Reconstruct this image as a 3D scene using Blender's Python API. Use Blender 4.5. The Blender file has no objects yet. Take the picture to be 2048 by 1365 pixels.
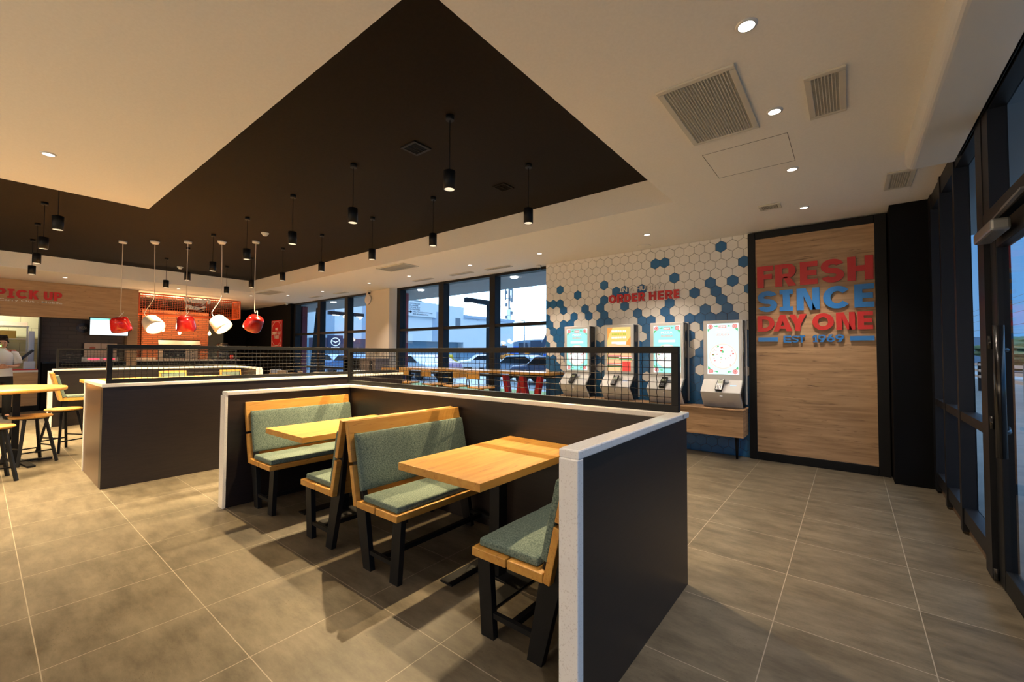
import bpy, bmesh, math, random
from mathutils import Vector, Matrix
random.seed(7)
sc = bpy.context.scene
COL = sc.collection
PI = math.pi
R = math.radians

# ---------------------------------------------------------------- camera
cam_d = bpy.data.cameras.new('camera'); cam = bpy.data.objects.new('camera', cam_d); COL.objects.link(cam)
sc.camera = cam
cam_d.sensor_width = 36.0; cam_d.lens = 850.8 / 2048 * 36.0; cam_d.clip_start = 0.05; cam_d.clip_end = 400
_y, _p, _r = R(38.484), R(1.679), R(0.246)
_f = Vector((-math.sin(_y) * math.cos(_p), math.cos(_y) * math.cos(_p), math.sin(_p)))
_rt = Vector((math.cos(_y), math.sin(_y), 0)); _u = _rt.cross(_f)
_r2 = _rt * math.cos(_r) + _u * math.sin(_r); _u2 = -_rt * math.sin(_r) + _u * math.cos(_r)
M = Matrix((_r2, _u2, -_f)).transposed().to_4x4(); M.translation = Vector((0, 0, 1.38)); cam.matrix_world = M

# ---------------------------------------------------------------- world, exposure
sc.view_settings.view_transform = 'Standard'; sc.view_settings.look = 'None'
sc.view_settings.gamma = 1.0; sc.view_settings.use_curve_mapping = False
sc.view_settings.exposure = 0.22
PEND_W = 215.0       # pendant spots
DOWN_W = 10.0        # recessed downlights
SKY = 5.6
w = bpy.data.worlds.new('dusk_sky'); sc.world = w; w.use_nodes = True
nt = w.node_tree; nt.nodes.clear()
def wn(t, **k):
    n = nt.nodes.new(t)
    for a, b in k.items(): setattr(n, a, b)
    return n
tc = wn('ShaderNodeTexCoord'); dot = wn('ShaderNodeVectorMath', operation='DOT_PRODUCT'); dot.inputs[1].default_value = (-0.75, 0.66, 0)
nt.links.new(tc.outputs['Generated'], dot.inputs[0])
mr = wn('ShaderNodeMapRange'); mr.inputs[1].default_value = 0.52; mr.inputs[2].default_value = 0.93
nt.links.new(dot.outputs['Value'], mr.inputs[0])
sx = wn('ShaderNodeSeparateXYZ'); nt.links.new(tc.outputs['Generated'], sx.inputs[0])
mz = wn('ShaderNodeMapRange'); mz.inputs[1].default_value = 0.28; mz.inputs[2].default_value = 0.9; nt.links.new(sx.outputs['Z'], mz.inputs[0])
mixa = wn('ShaderNodeMix', data_type='RGBA'); mixa.inputs[6].default_value = (0.028, 0.078, 0.165, 1); mixa.inputs[7].default_value = (0.52, 0.72, 0.92, 1)
nt.links.new(mr.outputs[0], mixa.inputs[0])
mixb = wn('ShaderNodeMix', data_type='RGBA'); mixb.inputs[7].default_value = (0.36, 0.50, 0.66, 1)
nt.links.new(mz.outputs[0], mixb.inputs[0]); nt.links.new(mixa.outputs[2], mixb.inputs[6])
bg = wn('ShaderNodeBackground'); bg.inputs['Strength'].default_value = SKY; nt.links.new(mixb.outputs[2], bg.inputs[0])
ow = wn('ShaderNodeOutputWorld'); nt.links.new(bg.outputs[0], ow.inputs[0])

# ---------------------------------------------------------------- mesh helpers
def tagp(o, label=None, cat=None, group=None, kind=None):
    if label: o['label'] = label
    if cat: o['category'] = cat
    if group: o['group'] = group
    if kind: o['kind'] = kind
    return o
def thing(name, label, cat, loc=(0, 0, 0), rz=0, group=None):
    o = bpy.data.objects.new(name, None); COL.objects.link(o); o.empty_display_size = 0.1
    o.location = loc; o.rotation_euler = (0, 0, rz)
    return tagp(o, label, cat, group)
def obj(name, bm, mats, parent=None, smooth=False, bevel=0, kind=None, label=None, seg=2):
    me = bpy.data.meshes.new(name)
    if isinstance(bm, bmesh.types.BMesh):
        bmesh.ops.recalc_face_normals(bm, faces=bm.faces); bm.to_mesh(me); bm.free()
    else: me = bm
    if not isinstance(mats, (list, tuple)): mats = [mats]
    for m in mats: me.materials.append(m)
    if smooth:
        for p in me.polygons: p.use_smooth = True
    o = bpy.data.objects.new(name, me); COL.objects.link(o)
    if parent: o.parent = parent
    if bevel:
        b = o.modifiers.new('bevel', 'BEVEL'); b.width = bevel; b.segments = seg; b.limit_method = 'ANGLE'
    if kind: o['kind'] = kind
    if label: o['label'] = label
    return o
def dup(root, loc=None, rz=None, label=None, group=None):
    r = root.copy(); COL.objects.link(r)
    if loc is not None: r.location = loc
    if rz is not None: r.rotation_euler = (0, 0, rz)
    if label: r['label'] = label
    if group: r['group'] = group
    for ch in list(root.children):
        c = ch.copy(); COL.objects.link(c); c.parent = r
        for g in list(ch.children):
            d = g.copy(); COL.objects.link(d); d.parent = c
    return r
def nb(): return bmesh.new()
def box(bm, x0, x1, y0, y1, z0, z1, mi=0):
    v = [bm.verts.new(p) for p in ((x0, y0, z0), (x1, y0, z0), (x1, y1, z0), (x0, y1, z0), (x0, y0, z1), (x1, y0, z1), (x1, y1, z1), (x0, y1, z1))]
    for q in ((0, 3, 2, 1), (4, 5, 6, 7), (0, 1, 5, 4), (1, 2, 6, 5), (2, 3, 7, 6), (3, 0, 4, 7)):
        f = bm.faces.new([v[i] for i in q]); f.material_index = mi
    return bm
def bar(bm, a, b, w_, h_, up=(0, 0, 1), mi=0):
    a, b = Vector(a), Vector(b); d = (b - a).normalized(); up = Vector(up)
    s = d.cross(up)
    if s.length < 1e-4: s = d.cross(Vector((1, 0, 0)))
    s.normalize(); t = s.cross(d).normalized()
    vs = []
    for p in (a, b):
        for (i, j) in ((-1, -1), (1, -1), (1, 1), (-1, 1)): vs.append(bm.verts.new(p + s * (i * w_ / 2) + t * (j * h_ / 2)))
    for q in ((0, 1, 2, 3), (7, 6, 5, 4), (0, 4, 5, 1), (1, 5, 6, 2), (2, 6, 7, 3), (3, 7, 4, 0)):
        f = bm.faces.new([vs[i] for i in q]); f.material_index = mi
    return bm
def tube(bm, pts, r, n=6, mi=0, caps=True):
    pts = [Vector(p) for p in pts]; rings = []; prev = None
    for i, p in enumerate(pts):
        d = (pts[min(i + 1, len(pts) - 1)] - pts[max(i - 1, 0)]).normalized()
        if prev is None:
            s = d.cross(Vector((0, 0, 1)))
            if s.length < 1e-3: s = d.cross(Vector((1, 0, 0)))
        else: s = prev - d * prev.dot(d)
        s.normalize(); prev = s; t = d.cross(s)
        rr = r[i] if isinstance(r, (list, tuple)) else r
        rings.append([bm.verts.new(p + (s * math.cos(2 * PI * k / n) + t * math.sin(2 * PI * k / n)) * rr) for k in range(n)])
    for a, b in zip(rings[:-1], rings[1:]):
        for k in range(n):
            f = bm.faces.new((a[k], a[(k + 1) % n], b[(k + 1) % n], b[k])); f.material_index = mi; f.smooth = n > 6
    if caps:
        bm.faces.new(rings[0][::-1]).material_index = mi; bm.faces.new(rings[-1]).material_index = mi
    return bm
def lathe(bm, prof, n=24, c=(0, 0, 0), mi=0, mat=None, cap=True):
    rings = []
    for r, z in prof:
        ring = []
        for k in range(n):
            p = Vector((r * math.cos(2 * PI * k / n), r * math.sin(2 * PI * k / n), z))
            if mat: p = mat @ p
            ring.append(bm.verts.new(p + Vector(c)))
        rings.append(ring)
    for a, b in zip(rings[:-1], rings[1:]):
        for k in range(n):
            f = bm.faces.new((a[k], a[(k + 1) % n], b[(k + 1) % n], b[k])); f.material_index = mi; f.smooth = True
    if cap:
        if prof[0][0] > 1e-4: bm.faces.new(rings[0][::-1]).material_index = mi
        if prof[-1][0] > 1e-4: bm.faces.new(rings[-1]).material_index = mi
    return bm
def prism(bm, pts, fn, d0, d1, mi=0):
    a = [bm.verts.new(fn(u, v, d0)) for u, v in pts]; b = [bm.verts.new(fn(u, v, d1)) for u, v in pts]
    bm.faces.new(a[::-1]).material_index = mi; bm.faces.new(b).material_index = mi
    for i in range(len(pts)):
        bm.faces.new((a[i], a[(i + 1) % len(pts)], b[(i + 1) % len(pts)], b[i])).material_index = mi
    return bm
def disc(bm, fn, u, v, r, d0, d1, n=20, mi=0, ru=None):
    return prism(bm, [(u + (ru or r) * math.cos(2 * PI * k / n), v + r * math.sin(2 * PI * k / n)) for k in range(n)], fn, d0, d1, mi)
XZ = lambda y0: (lambda u, v, d: (u, y0 - d, v))          # wall facing -Y, d = towards the room
YZ = lambda x0: (lambda u, v, d: (x0 + d, u, v))          # wall facing +X
_dg = None
def text_bm(s, fn, u0, u1, v0, v1, d0, d1, off=0.0, bm=None, mi=0, shear=0, res=3):
    """text fitted in a rectangle of a wall, real thickness"""
    cu = bpy.data.curves.new('t', 'FONT'); cu.body = s; cu.size = 1; cu.offset = off; cu.extrude = 0.5; cu.resolution_u = res; cu.shear = shear
    o = bpy.data.objects.new('t', cu); COL.objects.link(o)
    dg = bpy.context.evaluated_depsgraph_get(); dg.update()
    me = bpy.data.meshes.new_from_object(o.evaluated_get(dg))
    bpy.data.objects.remove(o); bpy.data.curves.remove(cu)
    xs = [v.co.x for v in me.vertices]; ys = [v.co.y for v in me.vertices]
    x0, x1, y0, y1 = min(xs), max(xs), min(ys), max(ys)
    own = bm is None
    if own: bm = nb()
    vs = []
    for v in me.vertices:
        u = u0 + (v.co.x - x0) / (x1 - x0) * (u1 - u0); vv = v0 + (v.co.y - y0) / (y1 - y0) * (v1 - v0)
        vs.append(bm.verts.new(fn(u, vv, d0 if v.co.z < 0 else d1)))
    for p in me.polygons:
        try: bm.faces.new([vs[i] for i in p.vertices]).material_index = mi
        except ValueError: pass
    bpy.data.meshes.remove(me)
    return bm

# ---------------------------------------------------------------- materials
def mat(name, col, rough=0.5, metal=0, emit=None, es=1.0, spec=0.5):
    m = bpy.data.materials.new(name); m.use_nodes = True; b = m.node_tree.nodes['Principled BSDF']
    b.inputs['Base Color'].default_value = (*col, 1); b.inputs['Roughness'].default_value = rough; b.inputs['Metallic'].default_value = metal
    b.inputs['Specular IOR Level'].default_value = spec
    if emit: b.inputs['Emission Color'].default_value = (*emit, 1); b.inputs['Emission Strength'].default_value = es
    return m
def noisy(m, scale=(1, 1, 1), nscale=5, detail=6, c1=None, c2=None, lo=0.35, hi=0.65, bump=0, rough=None, coord='Object', dist=0.0):
    n = m.node_tree; b = n.nodes['Principled BSDF']
    t = n.nodes.new('ShaderNodeTexCoord'); mp = n.nodes.new('ShaderNodeMapping'); mp.inputs['Scale'].default_value = scale
    n.links.new(t.outputs[coord], mp.inputs[0]); no = n.nodes.new('ShaderNodeTexNoise'); no.inputs['Scale'].default_value = nscale
    no.inputs['Detail'].default_value = detail; no.inputs['Distortion'].default_value = dist; n.links.new(mp.outputs[0], no.inputs[0])
    cr = n.nodes.new('ShaderNodeValToRGB'); cr.color_ramp.elements[0].position = lo; cr.color_ramp.elements[1].position = hi
    cr.color_ramp.elements[0].color = (*c1, 1); cr.color_ramp.elements[1].color = (*c2, 1)
    n.links.new(no.outputs[0], cr.inputs[0]); n.links.new(cr.outputs[0], b.inputs['Base Color'])
    if bump:
        bu = n.nodes.new('ShaderNodeBump'); bu.inputs['Strength'].default_value = bump; bu.inputs['Distance'].default_value = 0.002
        n.links.new(no.outputs[0], bu.inputs['Height']); n.links.new(bu.outputs[0], b.inputs['Normal'])
    return m, cr, no, mp
def wood(name, c1, c2, c3, scale, nscale=3.0, rough=0.5):
    """long-grain wood: stretched noise for the grain plus darker cracks and knots"""
    m = mat(name, c1, rough); n = m.node_tree; b = n.nodes['Principled BSDF']
    t = n.nodes.new('ShaderNodeTexCoord'); mp = n.nodes.new('ShaderNodeMapping'); mp.inputs['Scale'].default_value = scale
    n.links.new(t.outputs['Object'], mp.inputs[0])
    a = n.nodes.new('ShaderNodeTexNoise'); a.inputs['Scale'].default_value = nscale; a.inputs['Detail'].default_value = 8; a.inputs['Distortion'].default_value = 0.6; n.links.new(mp.outputs[0], a.inputs[0])
    cr = n.nodes.new('ShaderNodeValToRGB'); e = cr.color_ramp.elements; e[0].position = 0.32; e[0].color = (*c2, 1); e[1].position = 0.68; e[1].color = (*c1, 1)
    n.links.new(a.outputs[0], cr.inputs[0])
    a2 = n.nodes.new('ShaderNodeTexNoise'); a2.inputs['Scale'].default_value = nscale * 2.3; a2.inputs['Detail'].default_value = 3; a2.inputs['Distortion'].default_value = 1.2; n.links.new(mp.outputs[0], a2.inputs[0])
    c2r = n.nodes.new('ShaderNodeValToRGB'); e = c2r.color_ramp.elements; e[0].position = 0.60; e[0].color = (0, 0, 0, 1); e[1].position = 0.75; e[1].color = (1, 1, 1, 1)
    n.links.new(a2.outputs[0], c2r.inputs[0])
    mx = n.nodes.new('ShaderNodeMix'); mx.data_type = 'RGBA'; mx.inputs[7].default_value = (*c3, 1)
    n.links.new(c2r.outputs[0], mx.inputs[0]); n.links.new(cr.outputs[0], mx.inputs[6]); n.links.new(mx.outputs[2], b.inputs['Base Color'])
    return m
MT = {}
MT['ceil'] = noisy(mat('ceiling_paint', (0.74, 0.66, 0.55), 0.85), nscale=60, c1=(0.84, 0.80, 0.74), c2=(0.87, 0.83, 0.77))[0]
MT['darkceil'] = noisy(mat('dark_ceiling_paint', (0.05, 0.04, 0.032), 0.8, spec=0.15), nscale=40, c1=(0.011, 0.0082, 0.0062), c2=(0.014, 0.0105, 0.008))[0]
MT['wallw'] = mat('cream_paint', (0.72, 0.64, 0.53), 0.8)
MT['blackwall'] = mat('black_wall_paint', (0.0035, 0.0035, 0.004), 0.7, spec=0.12)
MT['black'] = mat('black_powder_coat', (0.0045, 0.005, 0.006), 0.5, spec=0.25)
MT['blackgloss'] = mat('black_gloss', (0.008, 0.008, 0.009), 0.2)
MT['alu'] = mat('anodised_dark_frame', (0.006, 0.007, 0.010), 0.45, spec=0.3)
MT['grey'] = mat('grey_metal', (0.32, 0.33, 0.34), 0.35, 0.7)
MT['steel'] = mat('brushed_steel', (0.6, 0.6, 0.6), 0.3, 1.0)
MT['lam'] = noisy(mat('wenge_laminate', (0.03, 0.02, 0.02), 0.38), scale=(3, 3, 60), nscale=2, c1=(0.009, 0.0062, 0.0062), c2=(0.016, 0.0105, 0.0098))[0]
MT['bronze'] = mat('brushed_bronze_laminate', (0.16, 0.105, 0.075), 0.33, 0.6)
MT['quartz'] = noisy(mat('white_quartz', (0.62, 0.60, 0.57), 0.18), nscale=160, detail=2, c1=(0.60, 0.57, 0.54), c2=(0.76, 0.745, 0.72), lo=0.3, hi=0.42)[0]
MT['bench'] = wood('alder_wood', (0.52, 0.285, 0.062), (0.43, 0.20, 0.036), (0.27, 0.10, 0.018), (12, 1.2, 12), 2.0, 0.42)
MT['oakH'] = wood('oak_board', (0.52, 0.33, 0.175), (0.34, 0.20, 0.10), (0.13, 0.07, 0.035), (0.8, 0.8, 11), 2.0, 0.55)
MT['oakY'] = wood('oak_board_long', (0.50, 0.32, 0.17), (0.40, 0.24, 0.12), (0.26, 0.14, 0.07), (0.9, 0.9, 10), 2.0, 0.55)
MT['fabric'] = noisy(mat('sage_woven_fabric', (0.2, 0.27, 0.22), 0.9), scale=(1, 1, 1), nscale=150, detail=3, c1=(0.045, 0.080, 0.075), c2=(0.170, 0.225, 0.185), lo=0.32, hi=0.68, bump=0.8)[0]
MT['white'] = mat('white_plastic', (0.66, 0.65, 0.63), 0.35)
MT['kiosk'] = mat('light_grey_enamel', (0.64, 0.63, 0.60), 0.35)
MT['tileW'] = noisy(mat('cream_hex_tile', (0.60, 0.55, 0.48), 0.3), nscale=3, c1=(0.78, 0.75, 0.70), c2=(0.82, 0.79, 0.74))[0]
MT['tileB'] = noisy(mat('blue_hex_tile', (0.02, 0.11, 0.30), 0.3), nscale=3, c1=(0.018, 0.125, 0.31), c2=(0.022, 0.145, 0.35))[0]
MT['grout'] = mat('dark_grout', (0.035, 0.03, 0.028), 0.9)
MT['red'] = mat('red_sign_acrylic', (0.55, 0.018, 0.02), 0.4)
MT['blue'] = mat('blue_sign_acrylic', (0.02, 0.20, 0.58), 0.4)
MT['cream'] = mat('cream_sign_acrylic', (0.75, 0.72, 0.66), 0.4)
MT['orange'] = mat('orange_powder_coat', (0.62, 0.10, 0.015), 0.45)
MT['redlamp'] = mat('glossy_red_lacquer', (0.22, 0.006, 0.005), 0.12)
MT['whitelamp'] = mat('glossy_white_lacquer', (0.72, 0.68, 0.60), 0.2)
MT['louvre'] = mat('grille_enamel', (0.60, 0.56, 0.47), 0.4)
MT['louvredark'] = mat('grille_inside', (0.035, 0.033, 0.03), 0.8)
MT['warmdisc'] = mat('warm_led_lens', (1, 1, 1), 0.4, emit=(1.0, 0.80, 0.58), es=6)
MT['downdisc'] = mat('downlight_lens', (1, 1, 1), 0.4, emit=(1.0, 0.86, 0.74), es=3)
MT['bulb'] = mat('filament_bulb_glow', (1, 0.8, 0.5), 0.2, emit=(1.0, 0.60, 0.22), es=22)
MT['reflector'] = mat('reflector_white', (0.8, 0.8, 0.78), 0.3)
MT['skin'] = mat('skin', (0.50, 0.27, 0.19), 0.55)
MT['hair'] = mat('dark_hair', (0.02, 0.012, 0.009), 0.5)
MT['shirt'] = mat('white_polo_cotton', (0.62, 0.64, 0.68), 0.85)
MT['trouser'] = mat('black_trouser_cloth', (0.012, 0.012, 0.013), 0.9)
MT['plinth'] = mat('brown_tile_skirting', (0.20, 0.13, 0.08), 0.5)

def glass_mat():
    m = bpy.data.materials.new('window_glass'); m.use_nodes = True; n = m.node_tree; n.nodes.clear()
    tr = n.nodes.new('ShaderNodeBsdfTransparent'); gl = n.nodes.new('ShaderNodeBsdfGlossy'); gl.inputs['Roughness'].default_value = 0.02
    tr.inputs[0].default_value = (0.93, 0.96, 0.97, 1)
    fr = n.nodes.new('ShaderNodeFresnel'); fr.inputs[0].default_value = 1.5; mx = n.nodes.new('ShaderNodeMixShader'); o = n.nodes.new('ShaderNodeOutputMaterial')
    ge = n.nodes.new('ShaderNodeNewGeometry'); iv = n.nodes.new('ShaderNodeMath'); iv.operation = 'SUBTRACT'; iv.inputs[0].default_value = 1; n.links.new(ge.outputs['Backfacing'], iv.inputs[1])
    ml = n.nodes.new('ShaderNodeMath'); ml.operation = 'MULTIPLY'; n.links.new(fr.outputs[0], ml.inputs[0]); n.links.new(iv.outputs[0], ml.inputs[1])
    n.links.new(ml.outputs[0], mx.inputs[0]); n.links.new(tr.outputs[0], mx.inputs[1]); n.links.new(gl.outputs[0], mx.inputs[2]); n.links.new(mx.outputs[0], o.inputs[0])
    return m
MT['glass'] = glass_mat()

def floor_mat():
    m = mat('porcelain_floor_tile', (0.3, 0.25, 0.19), 0.42); n = m.node_tree; b = n.nodes['Principled BSDF']
    t = n.nodes.new('ShaderNodeTexCoord'); mp = n.nodes.new('ShaderNodeMapping'); mp.inputs['Location'].default_value = (0.333, -0.2056, 0)
    n.links.new(t.outputs['Object'], mp.inputs[0])
    br = n.nodes.new('ShaderNodeTexBrick'); br.offset = 0; br.squash = 1
    for k, v in (('Scale', 1), ('Mortar Size', 0.0022), ('Mortar Smooth', 0.1), ('Bias', 0.0), ('Brick Width', 0.6056), ('Row Height', 0.5996)): br.inputs[k].default_value = v
    br.inputs['Color1'].default_value = (0.80, 0.80, 0.80, 1); br.inputs['Color2'].default_value = (1.0, 1.0, 1.0, 1); br.inputs['Mortar'].default_value = (0, 0, 0, 1)
    n.links.new(mp.outputs[0], br.inputs[0])
    m2 = n.nodes.new('ShaderNodeMapping'); m2.inputs['Scale'].default_value = (1.0, 2.6, 1); n.links.new(t.outputs['Object'], m2.inputs[0])
    no = n.nodes.new('ShaderNodeTexNoise'); no.inputs['Scale'].default_value = 3.0; no.inputs['Detail'].default_value = 12; no.inputs['Roughness'].default_value = 0.72; n.links.new(m2.outputs[0], no.inputs[0])
    cr = n.nodes.new('ShaderNodeValToRGB'); e = cr.color_ramp.elements; e[0].position = 0.36; e[0].color = (0.078, 0.064, 0.043, 1); e[1].position = 0.64; e[1].color = (0.168, 0.142, 0.100, 1)
    n.links.new(no.outputs[0], cr.inputs[0])
    n2 = n.nodes.new('ShaderNodeTexNoise'); n2.inputs['Scale'].default_value = 55; n2.inputs['Detail'].default_value = 4; n.links.new(m2.outputs[0], n2.inputs[0])
    n3 = n.nodes.new('ShaderNodeTexNoise'); n3.inputs['Scale'].default_value = 3.5; n3.inputs['Detail'].default_value = 3; n.links.new(t.outputs['Object'], n3.inputs[0])
    c3 = n.nodes.new('ShaderNodeValToRGB'); c3.color_ramp.elements[0].position = 0.47; c3.color_ramp.elements[1].position = 0.60; n.links.new(n3.outputs[0], c3.inputs[0])
    c2 = n.nodes.new('ShaderNodeValToRGB'); c2.color_ramp.elements[0].position = 0.60; c2.color_ramp.elements[1].position = 0.70; n.links.new(n2.outputs[0], c2.inputs[0])
    mu = n.nodes.new('ShaderNodeMath'); mu.operation = 'MULTIPLY'; n.links.new(c2.outputs[0], mu.inputs[0]); n.links.new(c3.outputs[0], mu.inputs[1])
    mm = n.nodes.new('ShaderNodeMath'); mm.operation = 'MULTIPLY'; mm.inputs[1].default_value = 0.9; n.links.new(mu.outputs[0], mm.inputs[0])
    x1 = n.nodes.new('ShaderNodeMix'); x1.data_type = 'RGBA'; x1.inputs[7].default_value = (0.075, 0.05, 0.03, 1); n.links.new(mm.outputs[0], x1.inputs[0]); n.links.new(cr.outputs[0], x1.inputs[6])
    x2 = n.nodes.new('ShaderNodeMix'); x2.data_type = 'RGBA'; x2.blend_type = 'MULTIPLY'; x2.inputs[0].default_value = 0.35; n.links.new(x1.outputs[2], x2.inputs[6]); n.links.new(br.outputs['Color'], x2.inputs[7])
    x3 = n.nodes.new('ShaderNodeMix'); x3.data_type = 'RGBA'; x3.inputs[7].default_value = (0.32, 0.28, 0.22, 1); n.links.new(br.outputs['Fac'], x3.inputs[0]); n.links.new(x2.outputs[2], x3.inputs[6])
    n.links.new(x3.outputs[2], b.inputs['Base Color'])
    bu = n.nodes.new('ShaderNodeBump'); bu.inputs['Strength'].default_value = 0.15; bu.inputs['Distance'].default_value = 0.002; n.links.new(no.outputs[0], bu.inputs['Height']); n.links.new(bu.outputs[0], b.inputs['Normal'])
    return m
MT['floor'] = floor_mat()
def brick_mat(name, c1, c2, mort, bw, rh, ms, rough=0.8, axis='YZ'):
    m = mat(name, c1, rough); n = m.node_tree; b = n.nodes['Principled BSDF']
    t = n.nodes.new('ShaderNodeTexCoord'); s = n.nodes.new('ShaderNodeSeparateXYZ'); c = n.nodes.new('ShaderNodeCombineXYZ')
    n.links.new(t.outputs['Object'], s.inputs[0]); ad = n.nodes.new('ShaderNodeMath'); ad.operation = 'ADD'
    n.links.new(s.outputs['X'], ad.inputs[0]); n.links.new(s.outputs['Y'], ad.inputs[1])
    n.links.new(ad.outputs[0], c.inputs[0]); n.links.new(s.outputs['Z'], c.inputs[1])
    br = n.nodes.new('ShaderNodeTexBrick')
    for k, v in (('Scale', 1), ('Mortar Size', ms), ('Brick Width', bw), ('Row Height', rh)): br.inputs[k].default_value = v
    br.inputs['Color1'].default_value = (*c1, 1); br.inputs['Color2'].default_value = (*c2, 1); br.inputs['Mortar'].default_value = (*mort, 1)
    n.links.new(c.outputs[0], br.inputs[0]); n.links.new(br.outputs['Color'], b.inputs['Base Color'])
    bu = n.nodes.new('ShaderNodeBump'); bu.inputs['Strength'].default_value = 0.5; bu.inputs['Distance'].default_value = 0.006; bu.invert = True
    n.links.new(br.outputs['Fac'], bu.inputs['Height']); n.links.new(bu.outputs[0], b.inputs['Normal'])
    return m
MT['brick'] = brick_mat('red_brick', (0.46, 0.14, 0.05), (0.34, 0.09, 0.035), (0.16, 0.07, 0.04), 0.22, 0.058, 0.009)
MT['blacktile'] = brick_mat('black_metro_tile', (0.022, 0.018, 0.018), (0.032, 0.026, 0.026), (0.006, 0.006, 0.006), 0.30, 0.10, 0.006, 0.35)
MT['yellowtile'] = brick_mat('cream_kitchen_tile', (0.62, 0.58, 0.36), (0.60, 0.56, 0.34), (0.40, 0.36, 0.22), 0.40, 0.40, 0.006, 0.3)

def spot(name, loc, watts, col, size, blend=0.6, rad=0.03, rot=(0, 0, 0), parent=None):
    l = bpy.data.lights.new(name, 'SPOT'); l.energy = watts; l.color = col; l.spot_size = R(size); l.spot_blend = blend; l.shadow_soft_size = rad
    o = bpy.data.objects.new(name, l); COL.objects.link(o); o.location = loc; o.rotation_euler = rot
    if parent: o.parent = parent
    return o
WARM = (1.0, 0.72, 0.38)
NEUT = (1.0, 0.84, 0.68)

# ================================================================= THE SETTING
H = 3.02; HD = 3.33
obj('floor', box(nb(), -20, 0.74, -6, 6.62, -0.1, 0), MT['floor'], kind='structure')
bm = nb()
box(bm, -6.28, -1.47, -6, 1.186, H, HD + 0.1); box(bm, -1.47, 0.8, -6, 6.7, H, HD + 0.1)
box(bm, -20, -1.47, 4.633, 6.7, H, HD + 0.1); box(bm, -20, -12.8, -6, 4.633, H, HD + 0.1)
obj('ceiling', bm, MT['ceil'], kind='structure')
obj('ceiling_recess', box(nb(), -12.8, -1.47, -6, 4.633, HD, HD + 0.1), MT['darkceil'], kind='structure')
obj('wall_back', box(nb(), -20, -14.62, 6.50, 6.75, 0, H), MT['blackwall'], kind='structure')
obj('wall_left', box(nb(), -20.1, -20, -6, 6.7, 0, H), MT['blackwall'], kind='structure')
obj('wall_front', box(nb(), -20, 0.8, -6.1, -6, 0, H), MT['wallw'], kind='structure')
# the white column between the two window bays
obj('wall_back_column', box(nb(), -10.15, -9.12, 6.47, 6.75, 0, H), MT['wallw'], kind='structure')
# window bays
def bay(n, x0, x1, mull, trans, low=True):
    t = thing('window_%d' % n, None, None, (0, 0, 0)); t['kind'] = 'structure'
    f = nb()
    for a, b in [(x0, x0 + 0.13)] + mull + [(x1 - 0.06, x1)]: box(f, a, b, 6.60, 6.78, 0, H)
    box(f, x0, x1, 6.605, 6.775, H - 0.05, H)
    box(f, x0, x1, 6.605, 6.775, 0, 0.07)
    for z in trans: box(f, x0, x1, 6.61, 6.77, z - 0.03, z + 0.03)
    fo = obj('window_frame', f, MT['alu'], t)
    xs = [x0 + 0.13] + [q for m in mull for q in m] + [x1 - 0.06]
    for i in range(0, len(xs), 2):
        obj('window_pane', box(nb(), xs[i], xs[i + 1], 6.70, 6.708, 0.07, H - 0.05), MT['glass'], t)
    return t
bay(1, -8.98, -4.36, [(-7.42, -7.25), (-5.85, -5.70)], [1.955, 0.93])
bay(2, -14.62, -10.15, [(-13.02, -12.85), (-11.45, -11.28)], [1.98, 0.93])

# hexagon tiled wall
hw, hh = 0.1435, 0.1245
BL = {(0, 0), (1, -7), (1, -6), (2, 2), (3, -19), (3, -13), (3, -5), (4, -16), (4, -11), (4, -10), (4, -8), (4, -1), (4, 1), (5, -21), (5, -20), (5, -19), (5, -13), (5, -3), (5, -1), (5, 2), (6, -18), (6, -15), (6, -13), (6, -10), (6, -5), (6, 0), (7, -21), (7, -17), (7, -15), (7, -13), (7, -9), (7, -6), (7, -2), (7, 0)}
WL = {(8, -19), (8, -16), (8, -15), (8, -14), (8, -11), (8, -10), (8, -9), (8, -4), (8, -6), (8, 2), (9, -21), (9, -13), (9, -14), (9, -9), (9, -4), (9, -3), (9, 1), (9, 2), (10, -20), (10, -14), (10, -13), (10, -8), (10, -2), (11, -20), (11, -3), (12, -20), (12, -19), (12, -13), (12, -9), (12, -3), (13, -19), (14, -18), (14, -13), (14, -2), (14, 2), (15, -21), (15, -8)}
X0, X1, Y0 = -4.36, -1.06, 6.488
def clip(poly, x0, x1, z0, z1):
    for ax, lim, sg in ((0, x0, 1), (0, x1, -1), (1, z0, 1), (1, z1, -1)):
        out = []
        for i in range(len(poly)):
            a, b = poly[i - 1], poly[i]; ia, ib = sg * (a[ax] - lim) >= 0, sg * (b[ax] - lim) >= 0
            if ia != ib:
                t = (lim - a[ax]) / (b[ax] - a[ax]); out.append((a[0] + t * (b[0] - a[0]), a[1] + t * (b[1] - a[1])))
            if ib: out.append(b)
        poly = out
        if len(poly) < 3: return None
    return poly
bm = box(nb(), X0, X1, 6.49, 6.75, 0, H, 2)
for k in range(-2, 26):
    z = 2.897 - hh * k
    for i in range(-23, 5):
        x = -1.403 + hw * i + (hw / 2 if k % 2 else 0)
        r = hw / math.sqrt(3) - 0.0026
        p = clip([(x + r * math.sin(2 * PI * q / 6), z + r * math.cos(2 * PI * q / 6)) for q in range(6)], X0 + 0.001, X1 - 0.001, 0.002, H - 0.002)
        if not p: continue
        blue = ((k, i) in BL) if k <= 7 else ((k, i) not in WL)
        prism(bm, p[::-1], XZ(6.49), 0, 0.008, 1 if blue else 0)
obj('wall_right_of_windows', bm, [MT['tileW'], MT['tileB'], MT['grout']], kind='structure')

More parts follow.
